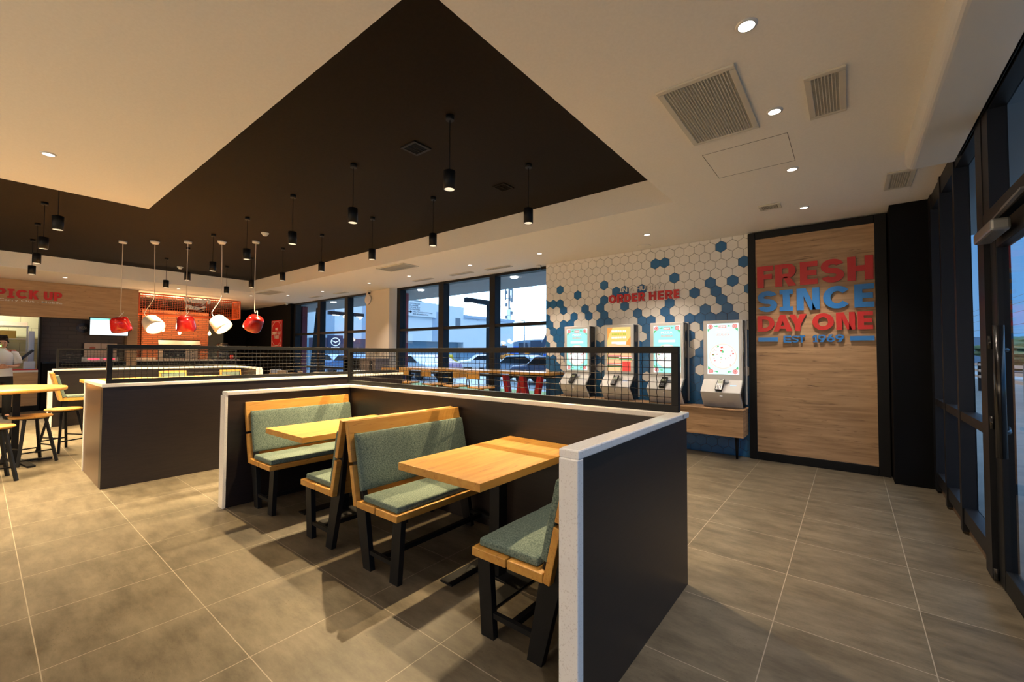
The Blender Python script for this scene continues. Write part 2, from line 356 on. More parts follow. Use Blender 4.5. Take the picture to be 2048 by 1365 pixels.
# black pillar and right glazed wall
obj('wall_back_right', box(nb(), -1.06, 0.74, 6.50, 6.75, 0, H), MT['blackwall'], kind='structure')
obj('wall_pillar', box(nb(), 0.355, 0.74, 6.17, 6.50, 0, H), MT['blackwall'], kind='structure')
t = thing('window_3', None, None); t['kind'] = 'structure'
f = nb()
for a, b in ((3.89, 4.045), (4.78, 4.85), (5.45, 5.52), (6.02, 6.17)): box(f, 0.66, 0.748, a, b, 0.02, H)
box(f, 0.665, 0.748, 4.045, 6.17, 0.88, 0.945); box(f, 0.67, 0.748, 4.045, 6.17, 0.09, 0.20); box(f, 0.67, 0.748, 4.045, 6.17, 2.86, H)
obj('window_frame', f, MT['alu'], t)
for a, b in ((4.045, 4.78), (4.85, 5.45), (5.52, 6.02)): obj('window_pane', box(nb(), 0.740, 0.7465, a, b, 0.20, 2.86), MT['glass'], t)
obj('baseboard_right', box(nb(), 0.698, 0.735, 4.05, 6.17, 0, 0.09), MT['plinth'], kind='structure')
# doors
def door(n, y0, y1):
    t = thing('door_%d' % n, None, None); t['kind'] = 'structure'
    f = nb(); box(f, 0.685, 0.745, y1 - 0.13, y1, 0.01, 2.14); box(f, 0.685, 0.745, y0, y0 + 0.13, 0.01, 2.14)
    box(f, 0.687, 0.743, y0 + 0.13, y1 - 0.13, 2.02, 2.14); box(f, 0.687, 0.743, y0 + 0.13, y1 - 0.13, 0.01, 0.13)
    obj('door_leaf', f, MT['black'], t, bevel=0.004)
    obj('door_pane', box(nb(), 0.711, 0.719, y0 + 0.13, y1 - 0.13, 0.13, 2.02), MT['glass'], t)
    return t
d1 = door(1, 2.90, 3.88); d2 = door(2, 2.06, 2.88)
h = tube(nb(), [(0.615, 3.36, 0.84), (0.615, 3.36, 1.54)], 0.022, 12)
for z in (0.975, 1.41): tube(h, [(0.615, 3.36, z), (0.65, 3.40, z), (0.685, 3.60, z)], 0.011, 8)
obj('door_handle', h, MT['blackgloss'], d1)
h = tube(nb(), [(0.675, 3.875, 0.93), (0.675, 3.875, 1.01)], 0.012, 8); tube(h, [(0.675, 3.875, 1.42), (0.675, 3.875, 1.50)], 0.012, 8); tube(h, [(0.675, 3.875, 0.02), (0.675, 3.875, 0.09)], 0.014, 8)
obj('door_hinge', h, MT['blackgloss'], d1)
t = thing('window_4', None, None); t['kind'] = 'structure'
f = nb(); box(f, 0.66, 0.748, 2.0, 3.88, 2.15, 2.25)
for a, b in ((2.0, 2.05), (3.75, 3.888)): box(f, 0.665, 0.748, a, b, 2.25, H)
box(f, 0.67, 0.748, 2.05, 3.75, 2.86, H)
for a, b in ((-6, -5.9), (-4.4, -4.3), (-2.7, -2.6), (-1.1, -1.0), (0.5, 0.6), (1.9, 2.0)): box(f, 0.66, 0.748, a, b, 0, H)
box(f, 0.67, 0.748, -6, 2.0, 2.86, H); box(f, 0.67, 0.748, -6, 2.0, 0, 0.2)
obj('window_frame', f, MT['alu'], t)
obj('window_pane', box(nb(), 0.740, 0.7465, 2.05, 3.75, 2.25, 2.86), MT['glass'], t)
obj('window_pane', box(nb(), 0.740, 0.7465, -6, 1.9, 0.2, 2.86), MT['glass'], t)
# door closer
t = thing('door_closer', 'light grey door closer with arm above the glass entrance door', 'door closer', (0.62, 3.62, 2.04))
obj('closer_body', box(nb(), -0.03, 0.045, -0.30, 0.10, 0.0, 0.065), MT['grey'], t, bevel=0.012)
b = nb(); bar(b, (0.0, -0.05, 0.07), (0.02, -0.62, 0.12), 0.018, 0.01); bar(b, (0.02, -0.62, 0.12), (0.035, -0.2, 0.13), 0.02, 0.01)
obj('closer_arm', b, MT['grey'], t)

# ================================================================= WOODEN SLOGAN PANEL
t = thing('wall_sign', 'tall oak wall panel in a black frame reading FRESH SINCE DAY ONE EST 1969', 'sign', (-0.36, 6.49, 0))
ox, oy = -0.36, 6.49
f = nb(); box(f, -1.062 - ox, -0.976 - ox, -0.06, 0, 0, 3.0); box(f, 0.238 - ox, 0.345 - ox, -0.06, 0, 0, 3.0)
box(f, -0.976 - ox, 0.238 - ox, -0.06, 0, 2.915, 3.0); box(f, -0.976 - ox, 0.238 - ox, -0.06, 0, 0, 0.105)
obj('frame', f, MT['black'], t, bevel=0.006)
obj('wood_board', box(nb(), -0.976 - ox, 0.238 - ox, -0.042, 0, 0.105, 2.915), MT['oakH'], t)
def P(*strokes): return strokes
fn = lambda u, v, d: (u - ox, -0.042 - d, v)
def letter(ch, x0, x1, z0, z1, m, par, fn, d0, d1, th=None, slab=False):
    """heavy block capitals; th = stroke as a share of the height"""
    W, Hh = x1 - x0, z1 - z0; s = (th or 0.27) * Hh
    bm = nb(); U = lambda a: x0 + a; V = lambda b_: z0 + b_
    ep = [0]
    def pl(pts):
        ep[0] += 1
        return prism(bm, [(U(a), V(b_)) for a, b_ in pts], fn, d0, d1 - 0.0002 * (ep[0] % 9))
    rc = lambda a, b_, c, d: pl([(a, b_), (c, b_), (c, d), (a, d)])
    def ring(cx, cz, rx, rz, a0=0, a1=360, sx=None, sz=None, n=26):
        sx = sx or s; sz = sz or s * 0.85; full = a1 - a0 >= 360
        N = n + 1
        for i in range(n):
            q0, q1 = R(a0 + (a1 - a0) * i / n), R(a0 + (a1 - a0) * (i + 1) / n)
            pl([(cx + rx * math.cos(q0), cz + rz * math.sin(q0)), (cx + rx * math.cos(q1), cz + rz * math.sin(q1)),
                (cx + (rx - sx) * math.cos(q1), cz + (rz - sz) * math.sin(q1)), (cx + (rx - sx) * math.cos(q0), cz + (rz - sz) * math.sin(q0))])
    t2 = s * 0.85; h3 = (Hh - t2) / 2
    if ch in 'FE':
        rc(0, 0, s, Hh); rc(s, Hh - t2, W, Hh); rc(s, h3, W * 0.94, h3 + t2)
        if ch == 'E': rc(s, 0, W, t2)
    elif ch == 'H': rc(0, 0, s, Hh); rc(W - s, 0, W, Hh); rc(s, h3, W - s, h3 + t2)
    elif ch == 'I':
        rc((W - s) / 2, 0, (W + s) / 2, Hh)
        if slab: rc(0, 0, (W - s) / 2, t2 * 0.9); rc((W + s) / 2, 0, W, t2 * 0.9); rc(0, Hh - t2 * 0.9, (W - s) / 2, Hh); rc((W + s) / 2, Hh - t2 * 0.9, W, Hh)
    elif ch == 'N': rc(0, 0, s, Hh); rc(W - s, 0, W, Hh); prism(bm, [(U(a), V(b_)) for a, b_ in [(s * 0.5, Hh), (s * 1.3, Hh), (W - s * 0.5, 0), (W - s * 1.3, 0)]], fn, d0, d1 - 0.0004)
    elif ch == 'O': ring(W / 2, Hh / 2, W / 2, Hh / 2)
    elif ch == 'C': ring(W / 2 * 1.05, Hh / 2, W / 2 * 1.05, Hh / 2, 38, 322)
    elif ch == 'D':
        rc(0, 0, s, Hh); rc(s, 0, W * 0.42, t2); rc(s, Hh - t2, W * 0.42, Hh); ring(W * 0.42, Hh / 2, W * 0.58, Hh / 2, -90, 90)
    elif ch in 'RP':
        rc(0, 0, s, Hh); b0 = Hh * 0.36; bh = Hh - b0
        rc(s, Hh - t2 * 0.85, W * 0.6, Hh); rc(s, b0, W * 0.6, b0 + t2 * 0.85); ring(W * 0.6, b0 + bh / 2, W * 0.38, bh / 2, -90, 90, sz=t2 * 0.85)
        if ch == 'R': pl([(W * 0.38, b0 + 0.02), (W * 0.38 + s * 0.9, b0 + 0.02 * 1), (W, 0), (W - s * 1.15, 0)])
    elif ch == 'B': pass
    elif ch == 'A':
        pl([(0, 0), (s * 1.1, 0), (W / 2 + s * 0.1, Hh * 0.72), (W / 2 + s * 0.55, Hh), (W / 2 - s * 0.55, Hh)]); pl([(W, 0), (W / 2 + s * 0.55, Hh), (W / 2 - s * 0.1, Hh * 0.72), (W - s * 1.1, 0)][::1]); rc(W * 0.26, Hh * 0.16, W * 0.74, Hh * 0.16 + t2 * 0.75)
    elif ch == 'Y':
        rc((W - s) / 2, 0, (W + s) / 2, Hh * 0.42); pl([(0, Hh), ((W - s) / 2, Hh * 0.36), ((W + s) / 2, Hh * 0.36), (s * 1.2, Hh)]); pl([(W, Hh), (W - s * 1.2, Hh), ((W - s) / 2, Hh * 0.36), ((W + s) / 2, Hh * 0.36)])
    elif ch == 'T': rc((W - s) / 2, 0, (W + s) / 2, Hh - t2); rc(0, Hh - t2, W, Hh)
    elif ch == 'U':
        rc(0, Hh * 0.42, s, Hh); rc(W - s, Hh * 0.42, W, Hh); ring(W / 2, Hh * 0.42, W / 2, Hh * 0.42, 180, 360)
    elif ch == 'K':
        rc(0, 0, s, Hh); pl([(s * 0.9, Hh * 0.35), (s * 0.9, Hh * 0.62), (W - s * 1.15, Hh), (W, Hh), (W * 0.62, Hh * 0.55)]); pl([(s * 1.1, Hh * 0.5), (W * 0.6, Hh * 0.62), (W, 0), (W - s * 1.2, 0)])
    elif ch == 'S':
        r2z = (Hh + t2) / 4; ring(W / 2, Hh - r2z, W / 2, r2z, 20, 270, sx=s * 0.95, sz=t2); ring(W / 2, r2z, W / 2, r2z, -160, 90, sx=s * 0.95, sz=t2)
    elif ch == '1': rc(W * 0.45, 0, W * 0.45 + s, Hh); pl([(W * 0.45, Hh), (0, Hh * 0.78), (0, Hh * 0.55), (W * 0.45, Hh * 0.7)]); rc(W * 0.1, 0, W, t2 * 0.7)
    elif ch in '69':
        f9 = ch == '9'; c0 = Hh * (0.66 if f9 else 0.34); ring(W / 2, c0, W / 2, Hh * 0.34)
        if f9: pl([(W - s, Hh * 0.62), (W, Hh * 0.62), (W * 0.62, 0), (W * 0.2, 0)])
        else: pl([(0, Hh * 0.38), (s, Hh * 0.38), (W * 0.8, Hh), (W * 0.38, Hh)])
    elif ch == '?':
        ring(W / 2, Hh * 0.7, W / 2, Hh * 0.3, -40, 170); rc(W / 2 - s / 2, Hh * 0.25, W / 2 + s / 2, Hh * 0.5); rc(W / 2 - s / 2, 0, W / 2 + s / 2, Hh * 0.15)
    return obj('letter', bm, m, par)
LINES = [('FRESH', 'red', 2.257, 2.541, [(-.953, -.773), (-.748, -.520), (-.481, -.300), (-.268, -.043), (-.013, .224)]),
         ('SINCE', 'blue', 1.938, 2.211, [(-.950, -.731), (-.702, -.560), (-.520, -.285), (-.250, .011), (.047, .227)]),
         ('DAYONE', 'red', 1.680, 1.888, [(-.955, -.763), (-.775, -.570), (-.603, -.419), (-.361, -.148), (-.128, .050), (.074, .212)]),
         ('EST', 'blue', 1.533, 1.621, [(-.666, -.584), (-.581, -.504), (-.509, -.437)]),
         ('1969', 'blue', 1.536, 1.626, [(-.362, -.311), (-.309, -.227), (-.222, -.145), (-.138, -.054)])]
for s_, m_, z0, z1, xs in LINES:
    for ch, (a, b) in zip(s_, xs): letter(ch, a, b, z0, z1, MT[m_], t, fn, 0.012, 0.032, th=0.22 if s_ in ('EST', '1969') else None, slab=True)
for a, b in ((-0.947, -0.728), (0.0, 0.222)): obj('sign_bar', prism(nb(), [(a, 1.550), (b, 1.550), (b, 1.602), (a, 1.602)], fn, 0.012, 0.032), MT['blue'], t)

# ORDER HERE lettering on the hexagon tiles
t = thing('wall_lettering', 'white IN A HURRY? over red ORDER HERE letters on the hexagon tiles', 'sign', (-2.5, 6.482, 2.2))
fo = lambda u, v, d: (u + 2.5, -d, v - 2.2)
for word, xs in (('ORDER', [(-3.103, -2.972), (-2.955, -2.845), (-2.832, -2.722), (-2.703, -2.615), (-2.598, -2.492)]), ('HERE', [(-2.428, -2.318), (-2.290, -2.204), (-2.182, -2.068), (-2.052, -1.972)])):
    for ch, (a, b) in zip(word, xs): letter(ch, a, b, 2.212, 2.345, MT['red'], t, fo, 0.012, 0.03)
for word, xs in (('IN', [(-2.912, -2.872), (-2.862, -2.785)]), ('A', [(-2.755, -2.672)]), ('HURRY?', [(-2.630, -2.560), (-2.550, -2.482), (-2.466, -2.400), (-2.388, -2.318), (-2.312, -2.238), (-2.222, -2.172)])):
    for ch, (a, b) in zip(word, xs): letter(ch, a, b, 2.377, 2.450, MT['cream'], t, fo, 0.012, 0.026, th=0.22, slab=True)

# ================================================================= WIRE SCREENS
def screen(name, label, cat, axis, a0, a1, c, z0, z1, m, group=None, pitch=0.0465, fw=0.042, wr=0.0022, fd=0.04, ends=None):
    """flat framed wire mesh; axis 'x' or 'y' is its long direction, c its place across"""
    g = (lambda u, d, z: (u, c + d, z)) if axis == 'x' else (lambda u, d, z: (c + d, u, z))
    mid = (a0 + a1) / 2; loc = g(mid, 0, z0); L = Vector(loc)
    t = thing(name, label, cat, loc, 0, group)
    q = lambda u, d, z: Vector(g(u, d, z)) - L
    f = nb(); up = (0, 0, 1)
    def seg(u0, u1, za, zb):
        p, r_ = q(u0, -fd / 2, za), q(u1, fd / 2, zb); box(f, min(p.x, r_.x), max(p.x, r_.x), min(p.y, r_.y), max(p.y, r_.y), za - z0, zb - z0)
    seg(a0, a1, z0, z0 + fw); seg(a0, a1, z1 - fw, z1); seg(a0, a0 + fw, z0 + fw, z1 - fw); seg(a1 - fw, a1, z0 + fw, z1 - fw)
    obj('screen_frame', f, m, t, bevel=0.002)
    wv = nb(); n = round((a1 - a0 - 2 * fw) / pitch); st = (a1 - a0 - 2 * fw) / n; nz = max(1, round((z1 - z0 - 2 * fw) / pitch)); sz = (z1 - z0 - 2 * fw) / nz
    for i in range(1, n):
        u = a0 + fw + i * st; pts = []
        for k in range(nz * 4 + 1):
            pts.append(q(u + 0.0012 * math.sin(k * PI / 2 + 0.6), 0.0026 * math.sin(k * PI / 4 + (i % 2) * PI), z0 + fw + k * sz / 4) - Vector((0, 0, 0)))
        tube(wv, [(p.x, p.y, p.z) for p in pts], wr, 4, caps=False)
    for k in range(1, nz):
        z = z0 + fw + k * sz; pts = [q(a0 + fw + j * st / 2, 0.0026 * math.sin(j * PI / 2 + (k % 2) * PI), z) for j in range(n * 2 + 1)]
        tube(wv, pts, wr, 4, caps=False)
    obj('wire_mesh', wv, m, t)
    return t
screen('wire_screen', 'long black wire mesh screen standing along the back of the near seating booths', 'screen', 'x', -4.44, -0.806, 2.63, 1.03, 1.427, MT['black'])
screen('wire_screen', 'black wire mesh screen on the dark partition left of the near booths', 'screen', 'y', 0.83, 4.42, -5.95, 1.055, 1.455, MT['black'])
screen('wire_screen', 'dim black wire mesh screen on the far partition by the pick-up counter', 'screen', 'y', 0.92, 3.86, -11.45, 1.06, 1.435, MT['black'], fw=0.03)

# ================================================================= LOW PARTITIONS
def partition(name, label, walls, ends, zt, loc):
    """walls: (x0,x1,y0,y1) dark panels; white stone cap over each, white edging on ends"""
    t = thing(name, label, 'partition', loc)
    lx, ly = loc[0], loc[1]
    p = nb(); c = nb()
    for i, (x0, x1, y0, y1) in enumerate(walls):
        obj('panel', box(nb(), x0 - lx, x1 - lx, y0 - ly, y1 - ly, 0, zt - 0.035), MT['bronze'] if (i == 1 and 'metal' in label) else MT['lam'], t)
        e = 0.012
        obj('stone_cap', box(nb(), x0 - e - lx, x1 + e - lx, y0 - e - ly, y1 + e - ly, zt - 0.035 - 0.0004 * i, zt - 0.0006 * i), MT['quartz'], t, bevel=0.006)
    for (x0, x1, y0, y1) in ends:
        obj('edge_strip', box(nb(), x0 - lx, x1 - lx, y0 - ly, y1 - ly, 0, zt - 0.034), MT['quartz'], t, bevel=0.004)
    return t
partition('booth_partition', 'U-shaped dark partition with white stone cap around the near booths', [(-4.435, -0.783, 2.585, 2.69), (-0.845, -0.783, 1.372, 2.585), (-4.43, -4.345, 1.40, 2.585)],
          [(-0.852, -0.771, 1.352, 1.395), (-4.436, -4.336, 1.375, 1.402)], 1.03, (-2.6, 2.63, 0))
partition('booth_partition', 'dark partition with metal-look end behind the near booths on the left', [(-6.0, -5.88, 0.80, 4.45), (-6.97, -6.0, 0.80, 0.89), (-7.25, -6.0, 4.36, 4.45)],
          [(-6.995, -6.968, 0.79, 0.90), (-7.28, -7.25, 4.35, 4.46)], 1.055, (-6, 2.6, 0))
partition('booth_partition', 'far dark partition with white end post in front of the pick-up counter', [(-11.5, -11.40, 0.88, 3.85), (-11.40, -10.0, 3.76, 3.85)],
          [(-11.52, -11.38, 0.82, 0.88), (-10.0, -9.96, 3.74, 3.87)], 1.06, (-11.4, 2.4, 0))

# ================================================================= BENCHES AND TABLES
def bench_parts(t, L):
    """local: x forward from the foot of the backrest, y along the length 0..L"""
    for a, b in ((0.0, 0.198), (0.208, 0.42)): obj('seat_plank', box(nb(), a, b, 0, L, 0.388, 0.43), MT['bench'], t, bevel=0.004)
    def back(za, zb):
        xa, xb = -(za - 0.40) * 0.225, -(zb - 0.40) * 0.225
        return prism(nb(), [(xa + 0.0, za), (xb + 0.0, zb), (xb - 0.036, zb - 0.006), (xa - 0.036, za - 0.006)], lambda u, v, d: (u, d, v), 0, L)
    obj('back_board', back(0.392, 0.645), MT['bench'], t, bevel=0.004); obj('back_board', back(0.665, 0.925), MT['bench'], t, bevel=0.004)
    for y in (0.055, L - 0.055):
        b = nb(); prism(b, [(0.035, 0), (0.115, 0), (0.045, 0.39), (-0.10, 0.86), (-0.135, 0.86), (-0.065, 0.39)][::-1], lambda u, v, d: (u - 0.005, y + d, v), -0.018, 0.018)
        obj('leg', b, MT['black'], t, bevel=0.002)
        b = nb(); prism(b, [(0.325, 0), (0.405, 0), (0.435, 0.388), (0.355, 0.388)], lambda u, v, d: (u - 0.018, y + d, v), -0.018, 0.018)
        obj('leg', b, MT['black'], t, bevel=0.002)
        obj('crossbar', box(nb(), 0.07, 0.33, y - 0.012, y + 0.012, 0.10, 0.125), MT['black'], t)
    obj('seat_rail', box(nb(), 0.02, 0.40, 0.06, 0.10, 0.362, 0.387), MT['black'], t); obj('seat_rail', box(nb(), 0.02, 0.40, L - 0.10, L - 0.06, 0.362, 0.387), MT['black'], t)
    obj('stretcher', box(nb(), 0.185, 0.215, 0.067, L - 0.067, 0.098, 0.127), MT['black'], t)
    # cushions: soft boxes
    def soft(nx, ny, fx, seam):
        bm = nb(); N, K = ny, nx; top = []; 
        return bm
    def cushion(name, corner, u, v, w_, lu, lv, lw):
        bm = nb(); corner, u, v, w_ = Vector(corner), Vector(u), Vector(v), Vector(w_)
        nu, nv = 8, 26; rnd = 0.014
        def P3(a, b, c): return corner + u * a + v * b + w_ * c
        top = {}; bot = {}
        for i in range(nu + 1):
            for j in range(nv + 1):
                fa, fb = i / nu, j / nv
                a, b = fa * lu, fb * lv
                ed = min(fa, 1 - fa, (fb) * lv / lu, (1 - fb) * lv / lu) * 2
                puff = 0.006 * (1 - math.exp(-6 * max(0, ed))) + 0.0022 * math.sin(b * 17 + 2 * a) * min(1, ed * 4)
                seam = -0.004 * math.exp(-((b - lv / 2) / 0.018) ** 2)
                top[i, j] = bm.verts.new(P3(a + (rnd * 0.3 if i == 0 else -rnd * 0.3 if i == nu else 0), b, lw - 0.006 + puff + seam)); bot[i, j] = bm.verts.new(P3(a, b, 0.001))
        for i in range(nu):
            for j in range(nv):
                bm.faces.new((top[i, j], top[i + 1, j], top[i + 1, j + 1], top[i, j + 1])); bm.faces.new((bot[i, j], bot[i, j + 1], bot[i + 1, j + 1], bot[i + 1, j]))
        for i in range(nu):
            bm.faces.new((top[i + 1, 0], top[i, 0], bot[i, 0], bot[i + 1, 0])); bm.faces.new((top[i, nv], top[i + 1, nv], bot[i + 1, nv], bot[i, nv]))
        for j in range(nv):
            bm.faces.new((top[0, j], top[0, j + 1], bot[0, j + 1], bot[0, j])); bm.faces.new((top[nu, j + 1], top[nu, j], bot[nu, j], bot[nu, j + 1]))
        return obj(name, bm, MT['fabric'], t, smooth=True, bevel=0.009, seg=3)
    cushion('seat_cushion', (0.045, 0.02, 0.4305), (1, 0, 0), (0, 1, 0), (0, 0, 1), 0.355, L - 0.05, 0.045)
    k = 1 / math.sqrt(1 + 0.225 ** 2)
    cushion('back_cushion', (-0.014, 0.03, 0.475), (-0.225 * k, 0, k), (0, 1, 0), (k, 0, 0.225 * k), 0.375, L - 0.04, 0.042)
BL_ = 1.02
bench = thing('booth_bench', 'orange wood bench with sage cushions against the left end partition of the near booth', 'bench', (-4.215, 1.54, 0), 0, 'benches of the near booths')
bench_parts(bench, BL_)
dup(bench, (-2.83, 1.54 + BL_, 0), PI, 'middle wooden bench seen from its end, backing the front-facing bench, facing left')
dup(bench, (-2.495, 1.54, 0), 0, 'large wooden bench in the middle with wide sage back cushion facing the near table')
dup(bench, (-1.052, 1.54 + BL_, 0), PI, 'wooden bench with sage cushion nearest the camera, partly behind the white end post')
def table_parts(t, w_, L, z):
    obj('table_top', box(nb(), -w_ / 2, w_ / 2, 0, L, z - 0.044, z), MT['bench'], t, bevel=0.003)
    obj('column', box(nb(), -0.04, 0.04, L / 2 - 0.04, L / 2 + 0.04, 0.012, z - 0.05), MT['black'], t, bevel=0.004)
    obj('top_bracket', box(nb(), -0.20, 0.20, L / 2 - 0.15, L / 2 + 0.15, z - 0.052, z - 0.0445), MT['black'], t)
    b = nb(); box(b, -0.22, 0.22, L / 2 + 0.06, L / 2 + 0.30, 0, 0.012); box(b, -0.22, -0.12, L / 2 - 0.28, L / 2 + 0.06, 0, 0.012); box(b, 0.12, 0.22, L / 2 - 0.28, L / 2 + 0.06, 0, 0.012); box(b, -0.12, 0.12, L / 2 - 0.06, L / 2 + 0.06, 0, 0.012)
    obj('base_plate', b, MT['black'], t)
tb = thing('dining_table', 'orange wooden table on black pedestal nearest the camera between two benches', 'table', (-1.742, 1.54, 0), 0, 'tables of the near booths')
table_parts(tb, 0.645, 1.04, 0.745)
dup(tb, (-3.527, 1.525, 0), 0, 'orange wooden table of the left booth, half hidden by the bench in front')

# ================================================================= PENDANT SPOTS
def pendant(x, y, label, first=None):
    if first: return dup(first, (x, y, HD), 0, label)
    t = thing('pendant_light', label, 'pendant light', (x, y, HD), 0, 'black cylinder pendants under the dark ceiling')
    obj('canopy', lathe(nb(), [(0.034, -0.038), (0.034, 0.0)], 20), MT['black'], t)
    obj('cord', tube(nb(), [(0, 0, -0.038), (0, 0, -0.465)], 0.0035, 6), MT['black'], t)
    obj('lamp_body', lathe(nb(), [(0.0405, -0.612), (0.048, -0.612), (0.048, -0.462), (0.04, -0.458), (0.0, -0.458)], 28, cap=False), MT['black'], t)
    obj('reflector', lathe(nb(), [(0.0405, -0.611), (0.030, -0.585), (0.028, -0.583)], 24, cap=False), MT['reflector'], t)
    obj('lens', lathe(nb(), [(0.0, -0.584), (0.0285, -0.584)], 20, cap=False), MT['warmdisc'], t)
    return t
pp = [(-2.545, 2.37), (-3.99, 2.375), (-5.37, 2.39), (-6.785, 2.385), (-8.216, 2.388), (-9.655, 2.41), (-11.1, 2.41),
      (-2.567, 3.49), (-4.054, 3.505), (-5.351, 3.494), (-6.784, 3.491), (-8.26, 3.51), (-9.628, 3.484), (-11.04, 3.485),
      (-6.80, 0.52), (-8.212, 0.506), (-9.648, 0.531), (-11.098, 0.56)]
lb = ['largest black cylinder pendant, nearest the camera', 'black pendant hanging in the gap above the near booths, left of the largest one', 'black pendant third from the right in the near row, below the tan panel edge', 'black pendant left of the smoke detector in the near row',
      'black pendant in front of a white swagged lamp cord in the near row', 'black pendant behind the cord of the middle red lamp', 'black pendant over the left part of the orange cage',
      'rightmost black pendant in front of the white ceiling step', 'black pendant below and left of the largest one, crossing the white ceiling step', 'black pendant above the right window bay, far row', 'black pendant above the white column, far row', 'black pendant right of the white swagged lamps, far row',
      'small black pendant beside the rightmost red lamp cord', 'small black pendant over the right end of the orange cage', 'black pendant at upper left whose canopy is hidden by the tan panel', 'black pendant second from the left wall side, hanging from a visible canopy', 'black pendant over the wooden pick-up fascia, third in its row', 'lowest black pendant of the left row over the PICK UP sign']
first = None
for (x, y), l in zip(pp, lb):
    t = pendant(x, y, l, first); first = first or t
    spot('pendant_beam', (0, 0, -0.60), PEND_W, WARM, 112, 0.7, 0.008, parent=t)

for i, (x, y) in enumerate([(-6.80, -0.60), (-8.21, -0.60), (-9.65, -0.60), (-11.1, -0.60), (-6.80, -1.72), (-8.21, -1.72), (-9.65, -1.72), (-11.1, -1.72)]):  # unseen pendants added to the rows to put more light on the ceiling
    t = pendant(x, y, 'added unseen black pendant left of the view, extending the rows for more light', first); t['group'] = 'added unseen pendants brightening the ceiling from the left'
    spot('pendant_beam', (0, 0, -0.60), PEND_W, WARM, 112, 0.7, 0.008, parent=t)

# ================================================================= CEILING FITTINGS
dls = [(-.38, 2.342, 1), (-.375, 3.299, 0), (-.378, 4.436, 0), (-.379, 5.686, 0), (-2.155, 5.672, 0), (-3.954, 5.686, 0), (-5.183, .329, 0), (-5.492, 5.648, 0), (-7.309, 5.671, 0), (-8.8, 5.68, 0), (-11.014, 5.709, 0), (-12.571, 5.5, 0), (-13.55, 1.173, 0), (-13.55, 3.2, 0), (-13.55, 4.9, 0), (-.38, 0.9, 0), (-2.6, -1.2, 0), (-5.2, -2.2, 0), (-.38, -1.0, 0)]  # those behind the camera are unseen extras, added for more light
dlab = ['bright round downlight in the ceiling above the right aisle', 'small downlight between the two square ceiling grilles', 'small downlight beside the hatch outline', 'small downlight just in front of the slogan panel', 'small downlight above the ORDER HERE wall right part', 'small downlight above the ORDER HERE wall left end', 'round downlight in the tan ceiling panel at upper left', 'small downlight above the right window bay', 'small downlight above the left part of the right window bay', 'small downlight in front of the white column', 'small downlight above the left window bay', 'small downlight at the far left window corner', 'small downlight over the wooden PICK UP fascia', 'small downlight over the screen at the counter', 'small downlight in front of the orange cage', 'downlight in the ceiling close to the camera', 'added unseen downlight behind the camera', 'unseen downlight added at the left rear of the camera', 'unseen downlight added at the right rear of the camera']
dl0 = None
for (x, y, br), l in zip(dls, dlab):
    if dl0 is None or br:
        t = thing('downlight', l, 'ceiling light', (x, y, H), 0, 'recessed ceiling downlights')
        obj('trim_ring', lathe(nb(), [(0.036, -0.008), (0.047, -0.006), (0.05, 0.0)], 24, cap=False), MT['white'], t)
        obj('lens', lathe(nb(), [(0.0, -0.005), (0.037, -0.007)], 20, cap=False), mat('bright_lens', (1, 1, 1), 0.4, emit=(1, 0.95, 0.88), es=60) if br else MT['downdisc'], t)
        if not br or dl0 is None:
            dl0 = t if not br else None
    else: t = dup(dl0, (x, y, H), 0, l)
    if not br and dl0 is None: dl0 = t
    spot('downlight_beam', (0, 0, -0.02), DOWN_W * (4.5 if br else 6.5 if y > 5.3 else 4.0 if x > -0.6 else 1.0), NEUT, 95, 0.7, 0.03, parent=t)
def grille(name, label, cat, x0, x1, y0, y1, z, nx, ny, m=None, fm=0.035, group=None):
    cx, cy = (x0 + x1) / 2, (y0 + y1) / 2; a, b = (x1 - x0) / 2, (y1 - y0) / 2
    m = m or MT['louvre']
    t = thing(name, label, cat, (cx, cy, z), 0, group)
    f = nb(); box(f, -a, a, -b, -b + fm, -0.014, 0); box(f, -a, a, b - fm, b, -0.014, 0); box(f, -a, -a + fm, -b + fm, b - fm, -0.014, 0); box(f, a - fm, a, -b + fm, b - fm, -0.014, 0)
    obj('grille_frame', f, m, t, bevel=0.003)
    s = nb()
    for i in range(1, nx): x = -a + fm + (2 * a - 2 * fm) * i / nx; box(s, x - 0.0022, x + 0.0022, -b + fm, b - fm, -0.012, -0.002)
    for i in range(1, ny): y = -b + fm + (2 * b - 2 * fm) * i / ny; box(s, -a + fm, a - fm, y - 0.0015, y + 0.0015, -0.010, -0.002)
    obj('grille_slats', s, m, t)
    obj('grille_backing', box(nb(), -a + fm, a - fm, -b + fm, b - fm, -0.0018, 0), MT['louvredark'], t)
    return t
grille('ceiling_grille', 'large square return air grille in the ceiling over the right aisle', 'ceiling vent', -0.932, -0.487, 2.607, 3.452, H, 22, 60)
grille('ceiling_grille', 'rectangular slatted air outlet right of the large grille', 'ceiling vent', -0.194, 0.006, 3.004, 3.564, H, 8, 34)
grille('ceiling_grille', 'slatted air outlet beside the end of the air curtain', 'ceiling vent', 0.282, 0.482, 5.06, 5.56, H, 8, 20)
grille('ceiling_grille', 'small slatted vent in front of the slogan panel', 'ceiling vent', -0.775, -0.568, 5.33, 5.51, H, 11, 3, fm=0.03)
grille('ceiling_grille', 'dark square air vent in the black ceiling', 'ceiling vent', -3.306, -3.092, 2.442, 2.646, HD, 3, 14, MT['black'], 0.028)
grille('ceiling_grille', 'faint dark square hatch in the black ceiling behind the largest pendant', 'ceiling vent', -3.24, -3.06, 3.69, 3.88, HD, 2, 8, MT['darkceil'], 0.02)
grille('ceiling_grille', 'beige square return grille above the right window bay', 'ceiling vent', -7.19, -6.34, 4.78, 5.15, H, 40, 20)
